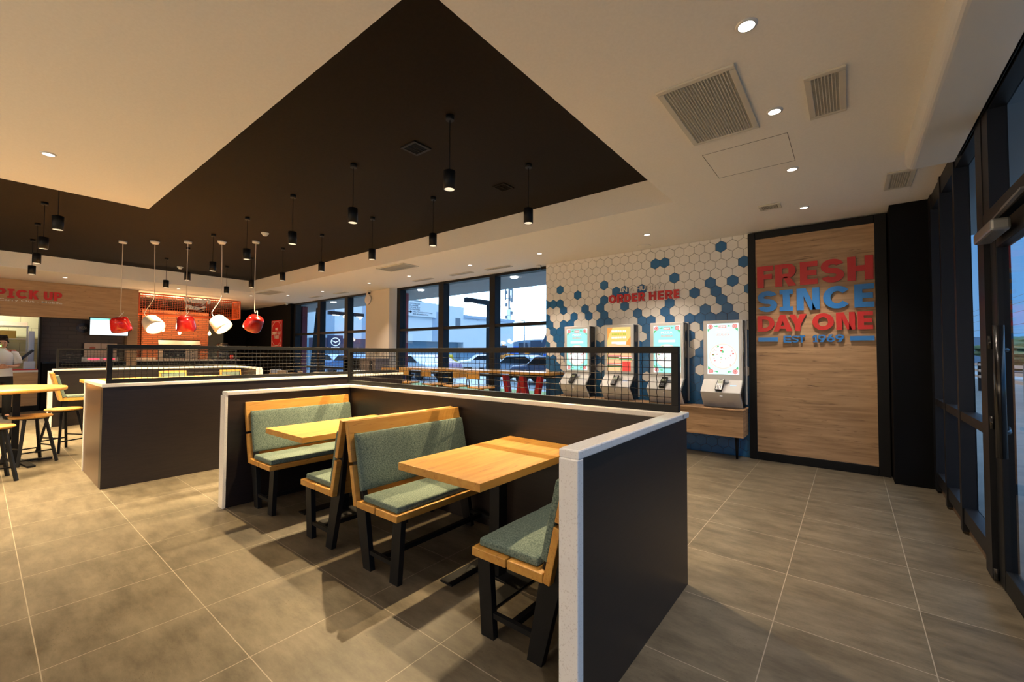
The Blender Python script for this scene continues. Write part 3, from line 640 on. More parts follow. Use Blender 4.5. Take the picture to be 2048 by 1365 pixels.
grille('ceiling_grille', 'beige square return grille above the left window bay', 'ceiling vent', -12.9, -11.95, 4.78, 5.15, H, 40, 20)
for x, l in ((-5.55, 'second slim vent above the right window bay'), (-6.55, 'middle slim vent above the right window bay'), (-7.75, 'slim vent at the left of the right window bay'), (-11.2, 'slim vent above the left window bay'), (-12.6, 'slim vent at the far end above the left window bay')):
    grille('slim_vent', l, 'ceiling vent', x, x + 0.62, 6.10, 6.22, H, 16, 2, fm=0.02)
b = nb(); 
for (x0, x1, y0, y1) in ((-.932, -.338, 3.683, 3.686), (-.932, -.929, 3.683, 4.258), (-.341, -.338, 3.683, 4.258), (-.932, -.338, 4.255, 4.258)): box(b, x0, x1, y0, y1, H - 0.0012, H)
tagp(obj('ceiling_hatch', b, MT['louvredark']), 'thin outline of a flush access hatch in the ceiling', 'hatch')
t = thing('ceiling_speaker', 'flat round white speaker in the ceiling above ORDER HERE', 'speaker', (-2.42, 6.25, H)); obj('speaker_grille', lathe(nb(), [(0.0, -0.01), (0.08, -0.01), (0.095, -0.006), (0.10, 0)], 28), MT['ceil'], t)
t = thing('ceiling_speaker', 'flat round white speaker above the right window bay', 'speaker', (-7.53, 6.30, H)); obj('speaker_grille', lathe(nb(), [(0.0, -0.01), (0.08, -0.01), (0.095, -0.006), (0.10, 0)], 28), MT['ceil'], t)
for x, y, l in ((-7.44, 2.876, 'white smoke detector on the dark ceiling between the pendants'), (-11.97, 2.845, 'white smoke detector on the dark ceiling near the ceiling step')):
    t = thing('smoke_detector', l, 'smoke detector', (x, y, HD))
    obj('base', lathe(nb(), [(0.055, -0.02), (0.058, 0)], 24), MT['white'], t); obj('sensor_cap', lathe(nb(), [(0.0, -0.05), (0.03, -0.05), (0.042, -0.03), (0.045, -0.02)], 24), MT['white'], t)
for x, y, l in ((-4.50, 6.45, 'small white dome camera at the window corner beside the hexagon wall'), (-14.7, 6.40, 'small white dome camera at the far left window corner'), (-9.9, 6.40, 'small white camera on the ceiling at the white column')):
    t = thing('security_camera', l, 'security camera', (x, y, H)); obj('mount', lathe(nb(), [(0.035, -0.05), (0.05, 0)], 20), MT['white'], t); obj('dome', lathe(nb(), [(0, -0.095), (0.02, -0.09), (0.032, -0.07), (0.034, -0.05)], 20), MT['blackgloss'], t)

# air curtain over the entrance
t = thing('air_curtain', 'long rounded off-white air curtain box above the entrance door', 'air curtain', (0.5, 1.6, H))
pr = [(-0.13, 0), (-0.13, -0.09)] + [(-0.13 + 0.05 * (1 - math.cos(a)), -0.09 - 0.065 * math.sin(a)) for a in [PI / 2 * k / 6 for k in range(1, 7)]] + [(0.145, -0.155), (0.145, 0)]
obj('housing', prism(nb(), pr, lambda u, v, d: (u, d, v), -3.4, 3.02), MT['white'], t, smooth=False)
s = nb()
for i in range(5): x = 0.155 + i * 0.014; box(s, x, x + 0.004, -3.4, 2.95, -0.155, -0.10)
for y in (-2, -0.6, 0.8, 2.2): box(s, 0.148, 0.22, y, y + 0.02, -0.152, -0.10)
obj('air_outlet_louvre', s, MT['black'], t)

# ================================================================= ORDER KIOSKS
def emis(name, c, s): return mat(name, (0.02, 0.02, 0.02), 0.3, emit=c, es=s)
SC = dict(teal=emis('screen_teal', (0.38, 0.95, 0.86), 0.95), pale=emis('screen_pale', (0.72, 1.0, 0.96), 1.05), white=emis('screen_white', (1, 0.98, 0.95), 1.1),
          red=emis('screen_red', (0.85, 0.05, 0.04), 0.9), pink=emis('screen_pink', (0.9, 0.42, 0.40), 0.9), green=emis('screen_green', (0.10, 0.60, 0.22), 0.9), crust=emis('screen_crust', (0.95, 0.72, 0.62), 1.0),
          orange=emis('screen_orange', (1.0, 0.34, 0.06), 0.95), amber=emis('screen_amber', (1.0, 0.62, 0.18), 1.0), lime=emis('screen_lime', (0.55, 0.62, 0.05), 0.9), brown=emis('screen_brown', (0.25, 0.07, 0.02), 0.8),
          bun=emis('screen_bun', (0.95, 0.55, 0.28), 1.0))
def pizza_screen(bg):
    ms = [SC[bg], SC['white'], SC['pink'], SC['green'], SC['crust'], SC['red'], SC['teal']]
    bm = nb(); fn = lambda u, v, d: (u, -d, v); rr = random.Random(3)
    W, Hh = 0.195, 0.345
    def rc(a, c, b, d, dd, mi): prism(bm, [(a, c), (b, c), (b, d), (a, d)], fn, 0, dd, mi)
    rc(-W, -Hh, W, Hh, 0.002, 0)
    disc(bm, fn, 0, -0.10, 0.172, 0.002, 0.003, 40, 4, ru=0.172); disc(bm, fn, 0, -0.10, 0.158, 0.003, 0.0036, 40, 1)
    for i in range(34):
        a, r = rr.random() * 2 * PI, 0.15 * math.sqrt(rr.random()); disc(bm, fn, r * math.cos(a), -0.10 + r * math.sin(a), 0.006 + 0.007 * rr.random(), 0.0036, 0.0042 + i * 1e-5, 9, rr.choice([2, 2, 5, 3, 4]))
    for sx in (-1, 1):
        for sz in (-1, 1):
            x, z = sx * (W - 0.045), sz * (Hh - 0.04)
            prism(bm, [(sx * W, sz * Hh), (sx * (W - 0.07), sz * Hh), (sx * W, sz * (Hh - 0.09))] if sx * sz > 0 else [(sx * W, sz * Hh), (sx * W, sz * (Hh - 0.09)), (sx * (W - 0.07), sz * Hh)], fn, 0.002, 0.0028, 1)
            prism(bm, [(x - sx * 0.035, z), (x - sx * 0.085, z + sz * 0.018), (x - sx * 0.09, z - sz * 0.006)], fn, 0.002, 0.0030, 3)
            prism(bm, [(x, z - sz * 0.03), (x + sx * 0.035, z - sz * 0.07), (x + sx * 0.04, z - sz * 0.03)], fn, 0.002, 0.0031, 3)
            disc(bm, fn, x, z, 0.030, 0.003, 0.0044, 20, 5); disc(bm, fn, x, z, 0.024, 0.0044, 0.0047, 18, 2); disc(bm, fn, x, z, 0.008, 0.0047, 0.005, 10, 5)
    rc(-0.047, 0.282, 0.047, 0.318, 0.0035, 5); rc(-0.045, 0.284, 0.045, 0.316, 0.0038, 2)
    text_bm('NEW', fn, -0.036, 0.036, 0.29, 0.31, 0.0038, 0.0042, 0.02, bm, 1)
    text_bm('PIZZA', fn, -0.085, 0.085, 0.225, 0.258, 0.002, 0.003, 0.02, bm, 1)
    text_bm('SECUIEASCA', fn, -0.085, 0.085, 0.18, 0.205, 0.002, 0.003, 0.02, bm, 2)
    if bg == 'teal': rc(-0.12, 0.10, 0.12, 0.135, 0.003, 1)
    return bm, ms
def burger_screen():
    ms = [SC['amber'], SC['white'], SC['orange'], SC['green'], SC['bun'], SC['red'], SC['lime'], SC['brown']]
    bm = nb(); fn = lambda u, v, d: (u, -d, v); rr = random.Random(5); W, Hh = 0.195, 0.345
    def rc(a, c, b, d, dd, mi, d0=0): prism(bm, [(a, c), (b, c), (b, d), (a, d)], fn, d0, dd, mi)
    rc(-W, -Hh, W, Hh, 0.002, 0)
    prism(bm, [(-W, 0.12), (-W, Hh), (-0.10, Hh), (-0.16, 0.24)], fn, 0.002, 0.0024, 2); prism(bm, [(W, 0.02), (W, 0.2), (0.12, 0.1), (0.10, 0.02)], fn, 0.002, 0.0024, 2)
    for z, mi, w_ in ((0.285, 1, 0.125), (0.235, 6, 0.12), (0.185, 1, 0.125)):
        for i in range(9): x = -w_ + 2 * w_ * (i + 0.5) / 9; rc(x - 0.010, z - 0.014, x + 0.010, z + 0.014, 0.003, mi, 0.0024)
    rc(-0.12, 0.075, 0.12, 0.12, 0.003, 1, 0.0024)
    def burger(cx, cz, s):
        for (z0, z1, w_, mi, q) in ((-0.06, -0.03, 0.11, 4, 0), (-0.03, -0.015, 0.115, 3, 1), (-0.015, 0.008, 0.11, 7, 2), (0.008, 0.018, 0.116, 1, 3), (0.018, 0.028, 0.112, 5, 4)):
            prism(bm, [(cx - w_ * s, cz + z0 * s), (cx + w_ * s, cz + z0 * s), (cx + w_ * s * .97, cz + z1 * s), (cx - w_ * s * .97, cz + z1 * s)], fn, 0.0024, 0.003 + q * 1e-4, mi)
        prism(bm, [(cx + 0.11 * s * math.cos(a), cz + 0.028 * s + 0.06 * s * math.sin(a)) for a in [PI * k / 12 for k in range(13)]], fn, 0.0024, 0.0031, 4)
    burger(-0.085, 0.0, 1.0); burger(0.10, -0.01, 0.95); burger(-0.075, -0.12, 1.0); burger(0.11, -0.14, 0.9); burger(-0.07, -0.25, 1.15)
    rc(0.06, -Hh, W, -0.19, 0.0042, 5, 0.003); rc(-W, -Hh, 0.06, -0.325, 0.0042, 4, 0.003)
    return bm, ms
def kiosk(x, scr, label):
    t = thing('order_kiosk', label, 'kiosk', (x, 6.48, 0.667), 0, 'self-order kiosks on the wooden wall shelf')
    prof = [(-0.19, 1.178), (-0.19, 0.37), (-0.37, 0.21), (-0.20, 0.0), (-0.05, 0.0), (-0.05, 1.178)]
    obj('shell', prism(nb(), prof, lambda u, v, d: (d, u, v), -0.25, 0.236), MT['kiosk'], t, bevel=0.01, seg=3)
    sp = [(-0.165, 1.165), (-0.165, 0.37), (-0.335, 0.205), (-0.18, 0.012), (-0.03, 0.012), (-0.03, 1.165)]
    obj('side_cheek', prism(nb(), sp, lambda u, v, d: (d, u, v), 0.2362, 0.25), MT['blackgloss'], t)
    obj('back_plate', box(nb(), -0.25, 0.262, -0.03, -0.008, 0.04, 1.182), MT['kiosk'], t, bevel=0.003)
    obj('seam', box(nb(), -0.25, 0.236, -0.1915, -0.19, 0.372, 0.376), MT['grey'], t)
    bm, ms = scr
    me = bpy.data.meshes.new('screen'); bmesh.ops.recalc_face_normals(bm, faces=bm.faces); bm.to_mesh(me); bm.free()
    for m in ms: me.materials.append(m)
    s = bpy.data.objects.new('screen', me); COL.objects.link(s); s.parent = t; s.location = (-0.002, -0.1905, 0.787)
    a = math.atan2(0.18, 0.16)  # tilt of the sloping desk
    d = bpy.data.objects.new('card_terminal', None); COL.objects.link(d); d.parent = t
    d = obj('card_terminal', box(nb(), -0.053, 0.041, -0.09, 0.10, 0.008, 0.042), MT['blackgloss'], t, bevel=0.012)
    bpy.data.objects.remove([o for o in t.children if o.type == 'EMPTY'][0])
    d.location = (-0.005, -0.30, 0.285); d.rotation_euler = (R(50), 0, R(-7))
    sc_ = obj('display', box(nb(), -0.036, 0.026, 0.018, 0.060, 0.0422, 0.0432), mat('lcd_green_grey', (0.22, 0.25, 0.16), 0.4), d)
    kp = nb()
    for i in range(3):
        for j in range(4): box(kp, -0.032 + i * 0.019, -0.018 + i * 0.019, -0.070 + j * 0.018, -0.058 + j * 0.018, 0.0422, 0.0445)
    obj('keypad', kp, mat('key_grey', (0.12, 0.12, 0.13), 0.5), d)
    h_ = obj('terminal_holder', box(nb(), -0.05, 0.075, 0.035, 0.075, 0.0, 0.010), MT['grey'], t); h_.location = (0.01, -0.285, 0.31); h_.rotation_euler = (R(42), 0, 0)
    obj('scanner_window', box(nb(), -0.016, 0.020, -0.331, -0.327, 0.158, 0.180), SC['white'], t)
    lt = obj('status_light', box(nb(), 0.10, 0.175, -0.006, 0.006, 0, 0.0012), emis('light_blue_light', (0.35, 0.6, 1), 1.5), t); lt.location = (0, -0.272, 0.300); lt.rotation_euler = (math.atan2(0.16, 0.18), 0, 0)
    g_ = nb()
    for x0 in (-0.17, 0.06):
        for i in range(7):
            for j in range(4): box(g_, x0 + i * 0.012, x0 + 0.005 + i * 0.012, -0.262 + j * 0.011 * 0.81 - 0.0015, -0.259 + j * 0.011 * 0.81, 0.075 - j * 0.011, 0.079 - j * 0.011)
    obj('speaker_holes', g_, MT['grey'], t)
    return t
kiosk(-3.60, pizza_screen('teal'), 'leftmost order kiosk showing a pizza on teal, next to the window')
kiosk(-2.85, burger_screen(), 'order kiosk with an orange burger picture on its screen')
kiosk(-2.10, pizza_screen('teal'), 'third order kiosk, pizza on teal, behind the corner of the wire screen')
kiosk(-1.35, pizza_screen('pale'), 'rightmost order kiosk with a pale pizza screen, beside the black frame')
t = thing('wall_shelf', 'long oak box shelf under the order kiosks on black tapered legs', 'shelf', (-2.52, 6.48, 0))
obj('shelf_box', box(nb(), -1.47, 1.435, -0.355, 0, 0.305, 0.648), MT['oakH'], t, bevel=0.003)
obj('shelf_top', box(nb(), -1.475, 1.44, -0.37, 0, 0.6485, 0.666), MT['oakH'], t, bevel=0.003)
for x in (-1.35, 0, 1.33): obj('leg', tube(nb(), [(x, -0.20 if x < 1 else -0.20, 0), (x, -0.20, 0.305)], [0.013, 0.026], 14), MT['black'], t)
t = thing('wall_socket', 'small white socket box left of the first kiosk', 'socket', (-3.93, 6.482, 1.50)); obj('plate', box(nb(), -0.035, 0.045, -0.02, 0, -0.06, 0.06), MT['white'], t, bevel=0.004); obj('socket_insert', box(nb(), -0.02, 0.0, -0.022, -0.02, -0.03, 0.03), MT['grey'], t)

# ================================================================= WINDOW BAR AND STOOLS
t = thing('window_bar', 'long wooden bar table with red zigzag legs along the right window bay', 'table', (-6.05, 6.2, 0))
obj('bar_top', box(nb(), -2.15, 2.08, -0.16, 0.30, 1.005, 1.05), MT['bench'], t, bevel=0.003)
obj('apron', box(nb(), 1.05, 2.05, 0.0, 0.04, 0.95, 1.004), MT['black'], t)
def zig(x0):
    b = nb(); pts = [(0.02, 0.98), (0.22, 0.02), (0.42, 0.98), (0.62, 0.02), (0.82, 0.98)]
    for i, (p, q) in enumerate(zip(pts[:-1], pts[1:])):
        dx = 0.045
        prism(b, [(x0 + p[0] - dx, p[1]), (x0 + p[0] + dx, p[1]), (x0 + q[0] + dx, q[1]), (x0 + q[0] - dx, q[1])], lambda u, v, d: (u, d, v), -0.05 + 0.0005 * i, 0.05 - 0.0005 * i)
    return b
obj('zigzag_leg', zig(0.95), MT['red'], t)
obj('leg', box(nb(), -2.0, -1.92, 0.0, 0.08, 0, 1.004), MT['black'], t)
obj('leg', box(nb(), -0.6, -0.52, 0.0, 0.08, 0, 1.004), MT['black'], t)
def bar_stool(loc, rz, label, first=None):
    if first: return dup(first, loc, rz, label)
    t = thing('bar_stool', label, 'bar stool', loc, rz, 'bar stools with low backs at the window bar')
    obj('seat', box(nb(), -0.19, 0.19, -0.17, 0.17, 0.755, 0.785), MT['bench'], t, bevel=0.01)
    obj('backrest', box(nb(), -0.17, 0.17, -0.205, -0.175, 0.93, 1.06), MT['bench'], t, bevel=0.006)
    for a in (-1, 1): obj('back_support', tube(nb(), [(a * 0.12, -0.16, 0.75), (a * 0.13, -0.18, 0.95)], 0.009, 8), MT['black'], t)
    obj('column', box(nb(), -0.035, 0.035, -0.035, 0.035, 0.012, 0.754), MT['black'], t)
    obj('foot_plate', box(nb(), -0.2, 0.2, -0.2, 0.2, 0, 0.012), MT['black'], t, bevel=0.002)
    obj('foot_ring', box(nb(), -0.14, 0.14, -0.055, -0.036, 0.28, 0.30), MT['black'], t)
    return t
s0 = None
for x, y, rz, l in ((-7.25, 5.62, 0.25, 'leftmost wooden-backed bar stool at the window bar'), (-6.45, 5.64, -0.15, 'second wooden-backed bar stool from the left at the window bar'), (-5.80, 5.62, 1.3, 'bar stool turned sideways at the window bar'), (-5.17, 5.62, -0.1, 'bar stool beside the red zigzag legs'), (-7.95, 5.75, 0.5, 'wooden-backed bar stool in front of the white column')):
    s = bar_stool((x, y, 0), rz, l, s0); s0 = s0 or s
# station at the column
t = thing('waste_station', 'black open shelf unit by the left window bay', 'shelf unit', (-10.12, 6.22, 0))
f = nb(); box(f, -0.35, -0.32, -0.2, 0.2, 0, 1.24); box(f, 0.32, 0.35, -0.2, 0.2, 0, 1.24); box(f, -0.32, 0.32, 0.18, 0.2, 0, 1.24)
for z in (0.0, 0.3, 0.6, 0.9, 1.21): box(f, -0.32, 0.32, -0.2, 0.18, z, z + 0.03)
obj('shelf_frame', f, MT['blackgloss'], t)
t = thing('condiment_cabinet', 'grey-brown cabinet in front of the white column', 'cabinet', (-9.42, 6.26, 0))
obj('cabinet_body', box(nb(), -0.34, 0.34, -0.2, 0.2, 0, 1.24), mat('taupe_laminate', (0.20, 0.16, 0.15), 0.5), t, bevel=0.003)
obj('dispenser', box(nb(), 0.14, 0.22, -0.235, -0.201, 0.95, 1.18), MT['blackgloss'], t, bevel=0.01)
t = thing('wall_clock', 'round white wall clock at the top of the white column', 'clock', (-10.03, 6.462, 2.80))
mm = Matrix.Rotation(PI / 2, 3, 'X')
obj('clock_body', lathe(nb(), [(0.13, 0.0), (0.13, 0.03), (0.12, 0.035), (0, 0.035)], 30, mat=mm), MT['white'], t)
t = thing('thermostat', 'small beige wall box on the white column', 'switch', (-9.62, 6.468, 1.45)); obj('plate', box(nb(), -0.05, 0.05, -0.03, 0, -0.09, 0.05), mat('beige_box', (0.55, 0.42, 0.28), 0.5), t, bevel=0.004)

# chairs and table by the far window
def chair(loc, rz, label, first=None, pale=True):
    if first: return dup(first, loc, rz, label)
    t = thing('dining_chair', label, 'chair', loc, rz, 'pale chairs near the left window bay')
    pm = mat('pale_oak_ply', (0.50, 0.42, 0.33), 0.5)
    obj('seat', box(nb(), -0.22, 0.22, -0.21, 0.21, 0.43, 0.46), pm, t, bevel=0.01)
    obj('backrest', box(nb(), -0.22, 0.22, -0.235, -0.20, 0.60, 0.86), pm, t, bevel=0.012)
    for a in (-1, 1): obj('leg', tube(nb(), [(a * 0.19, -0.19, 0), (a * 0.20, -0.21, 0.84)], 0.011, 8), MT['black'], t); obj('leg', tube(nb(), [(a * 0.20, 0.19, 0), (a * 0.18, 0.16, 0.43)], 0.011, 8), MT['black'], t)
    return t
c0 = None
for x, y, rz, l in ((-14.28, 5.75, 2.0, 'leftmost pale chair near the left window bay, under the red sign'), (-12.95, 5.75, 0.2, 'pale chair with dark outline, second from the left near the window'), (-12.1, 5.9, -0.2, 'warm wooden chair back, third near the left window'), (-11.3, 6.0, 0.4, 'pale chair nearest the black shelf unit')):
    s = chair((x, y, 0), rz, l, c0); c0 = c0 or s
t = thing('dining_table', 'small wooden table between the pale chairs by the left window', 'table', (-13.5, 5.9, 0))
obj('table_top', box(nb(), -0.35, 0.35, -0.35, 0.35, 0.72, 0.75), MT['bench'], t); obj('column', box(nb(), -0.03, 0.03, -0.03, 0.03, 0, 0.719), MT['black'], t)

# ================================================================= COUNTER BOOTH AREA (behind the left partition)
t = thing('communal_table', 'long high orange wood table behind the left partition', 'table', (-8.7, 2.0, 0))
obj('table_top', box(nb(), -1.1, 1.25, -0.95, 1.1, 0.885, 0.93), MT['bench'], t, bevel=0.004)
for x in (-0.6, 0.7): obj('column', box(nb(), x - 0.05, x + 0.05, 0.0, 0.1, 0.012, 0.884), MT['black'], t); obj('base_plate', box(nb(), x - 0.3, x + 0.3, -0.25, 0.35, 0, 0.012), MT['black'], t)
def far_bench(loc, rz, L, label, grp):
    t = thing('high_bench', label, 'bench', loc, rz, grp)
    obj('seat_plank', box(nb(), 0, 0.42, 0, L, 0.50, 0.545), MT['bench'], t)
    obj('back_board', prism(nb(), [(0.0, 0.50), (-0.115, 1.0), (-0.155, 0.99), (-0.04, 0.50)], lambda u, v, d: (u, d, v), 0, L), MT['bench'], t)
    obj('seat_cushion', box(nb(), 0.045, 0.40, 0.03, L - 0.03, 0.546, 0.59), MT['fabric'], t, bevel=0.014, seg=3)
    obj('back_cushion', prism(nb(), [(0.035, 0.56), (-0.06, 0.96), (-0.104, 0.95), (-0.012, 0.55)], lambda u, v, d: (u, d, v), 0.03, L - 0.03), MT['fabric'], t, bevel=0.012, seg=3)
    for y in (0.06, L - 0.06):
        obj('leg', box(nb(), 0.0, 0.06, y - 0.02, y + 0.02, 0, 0.499), MT['black'], t); obj('leg', box(nb(), 0.33, 0.39, y - 0.02, y + 0.02, 0, 0.499), MT['black'], t)
    return t
far_bench((-10.95, 0.98, 0), PI / 2, 0.40, 'small wooden bench with mint cushions by the white post of the far partition', 'high benches along the far partition')
far_bench((-10.80, 2.30, 0), 0, 0.45, 'wooden bench back with a dark gap seen over the communal table', 'high benches along the far partition')
far_bench((-10.60, 3.30, 0), 0.0, 0.40, 'bench with sage cushion at the right end of the far partition', 'high benches along the far partition')

# round high table and stools, left foreground
t = thing('round_table', 'round orange wood high table at the left edge', 'table', (-8.05, 0.05, 0))
obj('table_top', lathe(nb(), [(0.0, 0.895), (0.70, 0.895), (0.705, 0.90), (0.705, 0.93), (0.70, 0.935), (0.0, 0.935)], 64), MT['bench'], t)
for y in (0.27, -0.27):
    obj('column', prism(nb(), [(-0.045, 0.01), (0.045, 0.01), (0.075, 0.894), (-0.075, 0.894)], lambda u, v, d: (u, y + d, v), -0.03, 0.03), MT['black'], t, bevel=0.003)
    b = nb(); bar(b, (-0.42, y, 0.012), (0.42, y + 0.12, 0.012), 0.07, 0.02); bar(b, (-0.02, y, 0.022), (0.02, y + 0.32 * (1 if y > 0 else -1), 0.022), 0.07, 0.02)
    obj('foot_cross', b, MT['black'], t)
def stool(loc, rz, label, first=None):
    if first: return dup(first, loc, rz, label)
    t = thing('round_stool', label, 'stool', loc, rz, 'round wooden stools at the high table')
    obj('seat', lathe(nb(), [(0.0, 0.560), (0.175, 0.560), (0.187, 0.568), (0.19, 0.578), (0.183, 0.588), (0.15, 0.586), (0.0, 0.580)], 40), MT['bench'], t)
    obj('seat_ring', lathe(nb(), [(0.13, 0.545), (0.15, 0.545), (0.15, 0.5595), (0.13, 0.5595)], 28, cap=False), MT['black'], t)
    for sx in (-1, 1):
        for sy in (-1, 1): obj('leg', bar(nb(), (sx * 0.175, sy * 0.175, 0), (sx * 0.095, sy * 0.095, 0.548), 0.026, 0.026, up=(sx, sy, 0)), MT['black'], t)
    for (a, b) in (((-1, -1), (1, -1)), ((1, -1), (1, 1)), ((1, 1), (-1, 1)), ((-1, 1), (-1, -1))):
        z = 0.20 if a[1] == b[1] else 0.15; k = 0.175 - 0.08 * z / 0.548
        obj('foot_rail', bar(nb(), (a[0] * k, a[1] * k, z), (b[0] * k, b[1] * k, z), 0.015, 0.015), MT['black'], t)
    return t
st = stool((-7.98, 0.44, 0), 0.35, 'round wooden stool in front of the black table column')
dup(st, (-8.63, 0.78, 0), 0.55, 'round wooden stool nearest the metal-look partition end')
dup(st, (-7.12, 0.10, 0), 0.15, 'round wooden stool cut off by the left edge of the photo')

# ================================================================= PICK-UP WALL
XW = -14.8
t = thing('pick_up_fascia', 'oak fascia with red PICK UP and white Dine in - Carry Out - Mobile lettering', 'sign', (XW, 1.0, 2.6))
fn2 = lambda u, v, d: (d, u - 1.0, v - 2.6)
obj('oak_panel', box(nb(), -0.3, 0, -3.4, 1.645, -0.41, 0.415), MT['oakY'], t)
obj('oak_side_panel', box(nb(), -0.3, -0.0, 1.44, 1.645, -2.6, -0.4102), MT['oakY'], t)
LP = [('P', 0.20, 0.375), ('I', 0.395, 0.50), ('C', 0.52, 0.70), ('K', 0.715, 0.865), ('U', 0.945, 1.09), ('P', 1.105, 1.245)]
for ch, a, b in LP: letter(ch, a, b, 2.585, 2.787, MT['red'], t, fn2, 0.01, 0.03, slab=True)
obj('subtitle', text_bm('Dine in - Carry Out - Mobile', fn2, -0.20, 1.25, 2.495, 2.565, 0.005, 0.02, 0.012), MT['cream'], t)
# kitchen opening
obj('wall_kitchen_left', box(nb(), -15.1, XW, -6, -2.4, 0, H), MT['blackwall'], kind='structure')
obj('wall_kitchen_back', box(nb(), -17.2, -17.1, -3, 2.4, 0, H), MT['yellowtile'], kind='structure')
obj('wall_black_tile', box(nb(), -15.35, -15.2, 0.94, 2.44, 0, H), MT['blacktile'], kind='structure')
obj('trim_black', box(nb(), -15.2, XW - 0.02, 0.90, 0.94, 0, 2.19), MT['black'], kind='structure')
t = thing('pick_up_counter', 'oak-fronted counter with white top and red edge at the left', 'counter', (XW, 0, 0))
obj('counter_body', box(nb(), -0.6, 0, -2.3, 0.90, 0.13, 0.90), MT['oakY'], t)
obj('counter_top', box(nb(), -0.6, 0.01, -2.3, 0.90, 0.9005, 0.945), MT['quartz'], t); obj('red_edge', box(nb(), -0.6, -0.06, -2.3, 0.90, 0.9455, 0.965), MT['red'], t)
obj('toe_kick', box(nb(), -0.6, -0.03, -2.3, 0.90, 0, 0.13), MT['black'], t)
t = thing('service_counter', 'dark counter below the menu screen', 'counter', (XW, 1.7, 0))
obj('counter_body', box(nb(), -0.38, 0, -0.74, 0.73, 0, 1.10), MT['blackwall'], t); obj('counter_top', box(nb(), -0.38, 0.01, -0.74, 0.73, 1.1005, 1.13), MT['blackgloss'], t)
# kitchen shelf
t = thing('kitchen_shelf', 'cream kitchen shelving with cartons seen through the pick-up opening', 'shelf', (-16.6, 0.2, 0))
ym = mat('yellow_carton', (0.62, 0.47, 0.12), 0.6)
for z in (1.35, 1.68, 2.0): obj('shelf_board', box(nb(), -0.3, 0.33, -1.2, 0.62, z, z + 0.02), MT['white'], t)
for y in (-1.2, 0.60): obj('upright', box(nb(), 0.30, 0.33, y - 0.03, y, 0, 2.0), MT['steel'], t)
def carton(x, y, z, a, b, c, m, l, nm='carton'):
    o = obj(nm, box(nb(), -a / 2, a / 2, -b / 2, b / 2, 0, c), m, bevel=0.005); o.location = (x, y, z); return tagp(o, l, 'box')
carton(-16.6, 0.02, 1.70, 0.3, 0.5, 0.28, ym, 'wide yellow carton on the kitchen shelf above the staff member'); carton(-16.6, 0.48, 1.70, 0.3, 0.26, 0.20, ym, 'narrow yellow carton right of the wide one on the kitchen shelf')
carton(-16.6, 0.50, 2.02, 0.3, 0.6, 0.10, mat('cardboard', (0.55, 0.42, 0.30), 0.8), 'flat pile of cardboard on the top kitchen shelf', 'cardboard_stack')
carton(-16.6, 0.10, 1.37, 0.3, 0.55, 0.10, MT['white'], 'white wrapped pack above the staff member\'s head', 'wrapped_pack')
for y, l in ((-0.02, 'left steel cup stack on the kitchen shelf'), (0.14, 'right steel cup stack on the kitchen shelf')):
    t = thing('steel_cup', l, 'cup', (-16.36, y, 1.701)); obj('cup_body', lathe(nb(), [(0.05, 0), (0.065, 0.12), (0.06, 0.12)], 18), MT['steel'], t)
t = thing('fridge_door', 'steel-edged appliance door at the right side of the pick-up opening', 'appliance', (-15.6, 0.82, 0)); obj('door_panel', box(nb(), -0.1, 0.1, -0.05, 0.05, 0, 1.87), MT['steel'], t, bevel=0.004)
t = thing('till_screen', 'tilted black till screen on the pick-up counter', 'screen', (-15.0, 0.70, 0.99))
b = nb(); bar(b, (0.0, -0.24, 0.0), (0.0, 0.12, 0.42), 0.25, 0.05); obj('monitor', b, MT['blackgloss'], t)
obj('stand', box(nb(), -0.12, 0.06, -0.02, 0.16, -0.024, 0.16), MT['steel'], t)
t = thing('tip_box', 'small yellow box on the pick-up counter', 'box', (-14.9, 0.36, 0.966)); obj('box_body', box(nb(), -0.04, 0.04, -0.04, 0.04, 0, 0.13), mat('yellow_plastic', (0.75, 0.6, 0.02), 0.5), t, bevel=0.005)
# menu screen, boxes, warmer
t = thing('menu_screen', 'bright white menu screen hanging beside the black tiled wall', 'screen', (XW + 0.065, 2.09, 2.01))
obj('bezel', box(nb(), -0.06, 0.0, -0.37, 0.365, -0.225, 0.225), MT['black'], t, bevel=0.004)
bm = box(nb(), 0.0, 0.003, -0.355, 0.35, -0.21, 0.21, 0); box(bm, 0.0031, 0.004, -0.355, 0.35, 0.165, 0.21, 1); box(bm, 0.0031, 0.004, -0.02, 0.2, 0.165, 0.212, 2)
obj('screen', bm, [emis('menu_white', (0.85, 0.97, 1.0), 1.3), SC['teal'], SC['green']], t)
t = thing('pizza_box_stack', 'two white pizza boxes standing upright below the menu screen', 'box', (-15.02, 1.97, 1.132))
pb = mat('white_card', (0.55, 0.42, 0.36), 0.7)
for y in (-0.15, 0.16):
    obj('pizza_box', box(nb(), -0.03, 0.03, y - 0.15, y + 0.15, 0.12, 0.46), pb, t, bevel=0.004); obj('box_print', disc(nb(), lambda u, v, d: (d, u, v), y, 0.34, 0.035, 0.0305, 0.032, 16, ru=0.055), mat('print_red', (0.35, 0.08, 0.05), 0.6), t)
t = thing('food_warmer', 'white food warmer with two glowing red ring lamps', 'warmer', (-14.98, 1.98, 1.131))
obj('warmer_body', box(nb(), -0.14, -0.04, -0.34, 0.34, 0.0, 0.115), MT['white'], t, bevel=0.01)
for y in (-0.13, 0.16): obj('ring_lamp', disc(nb(), lambda u, v, d: (d, u, v), y, 0.06, 0.022, -0.039, -0.03, 18, ru=0.11), mat('ring_glow', (0.1, 0, 0), 0.4, emit=(1.0, 0.05, 0.08), es=2.5), t)
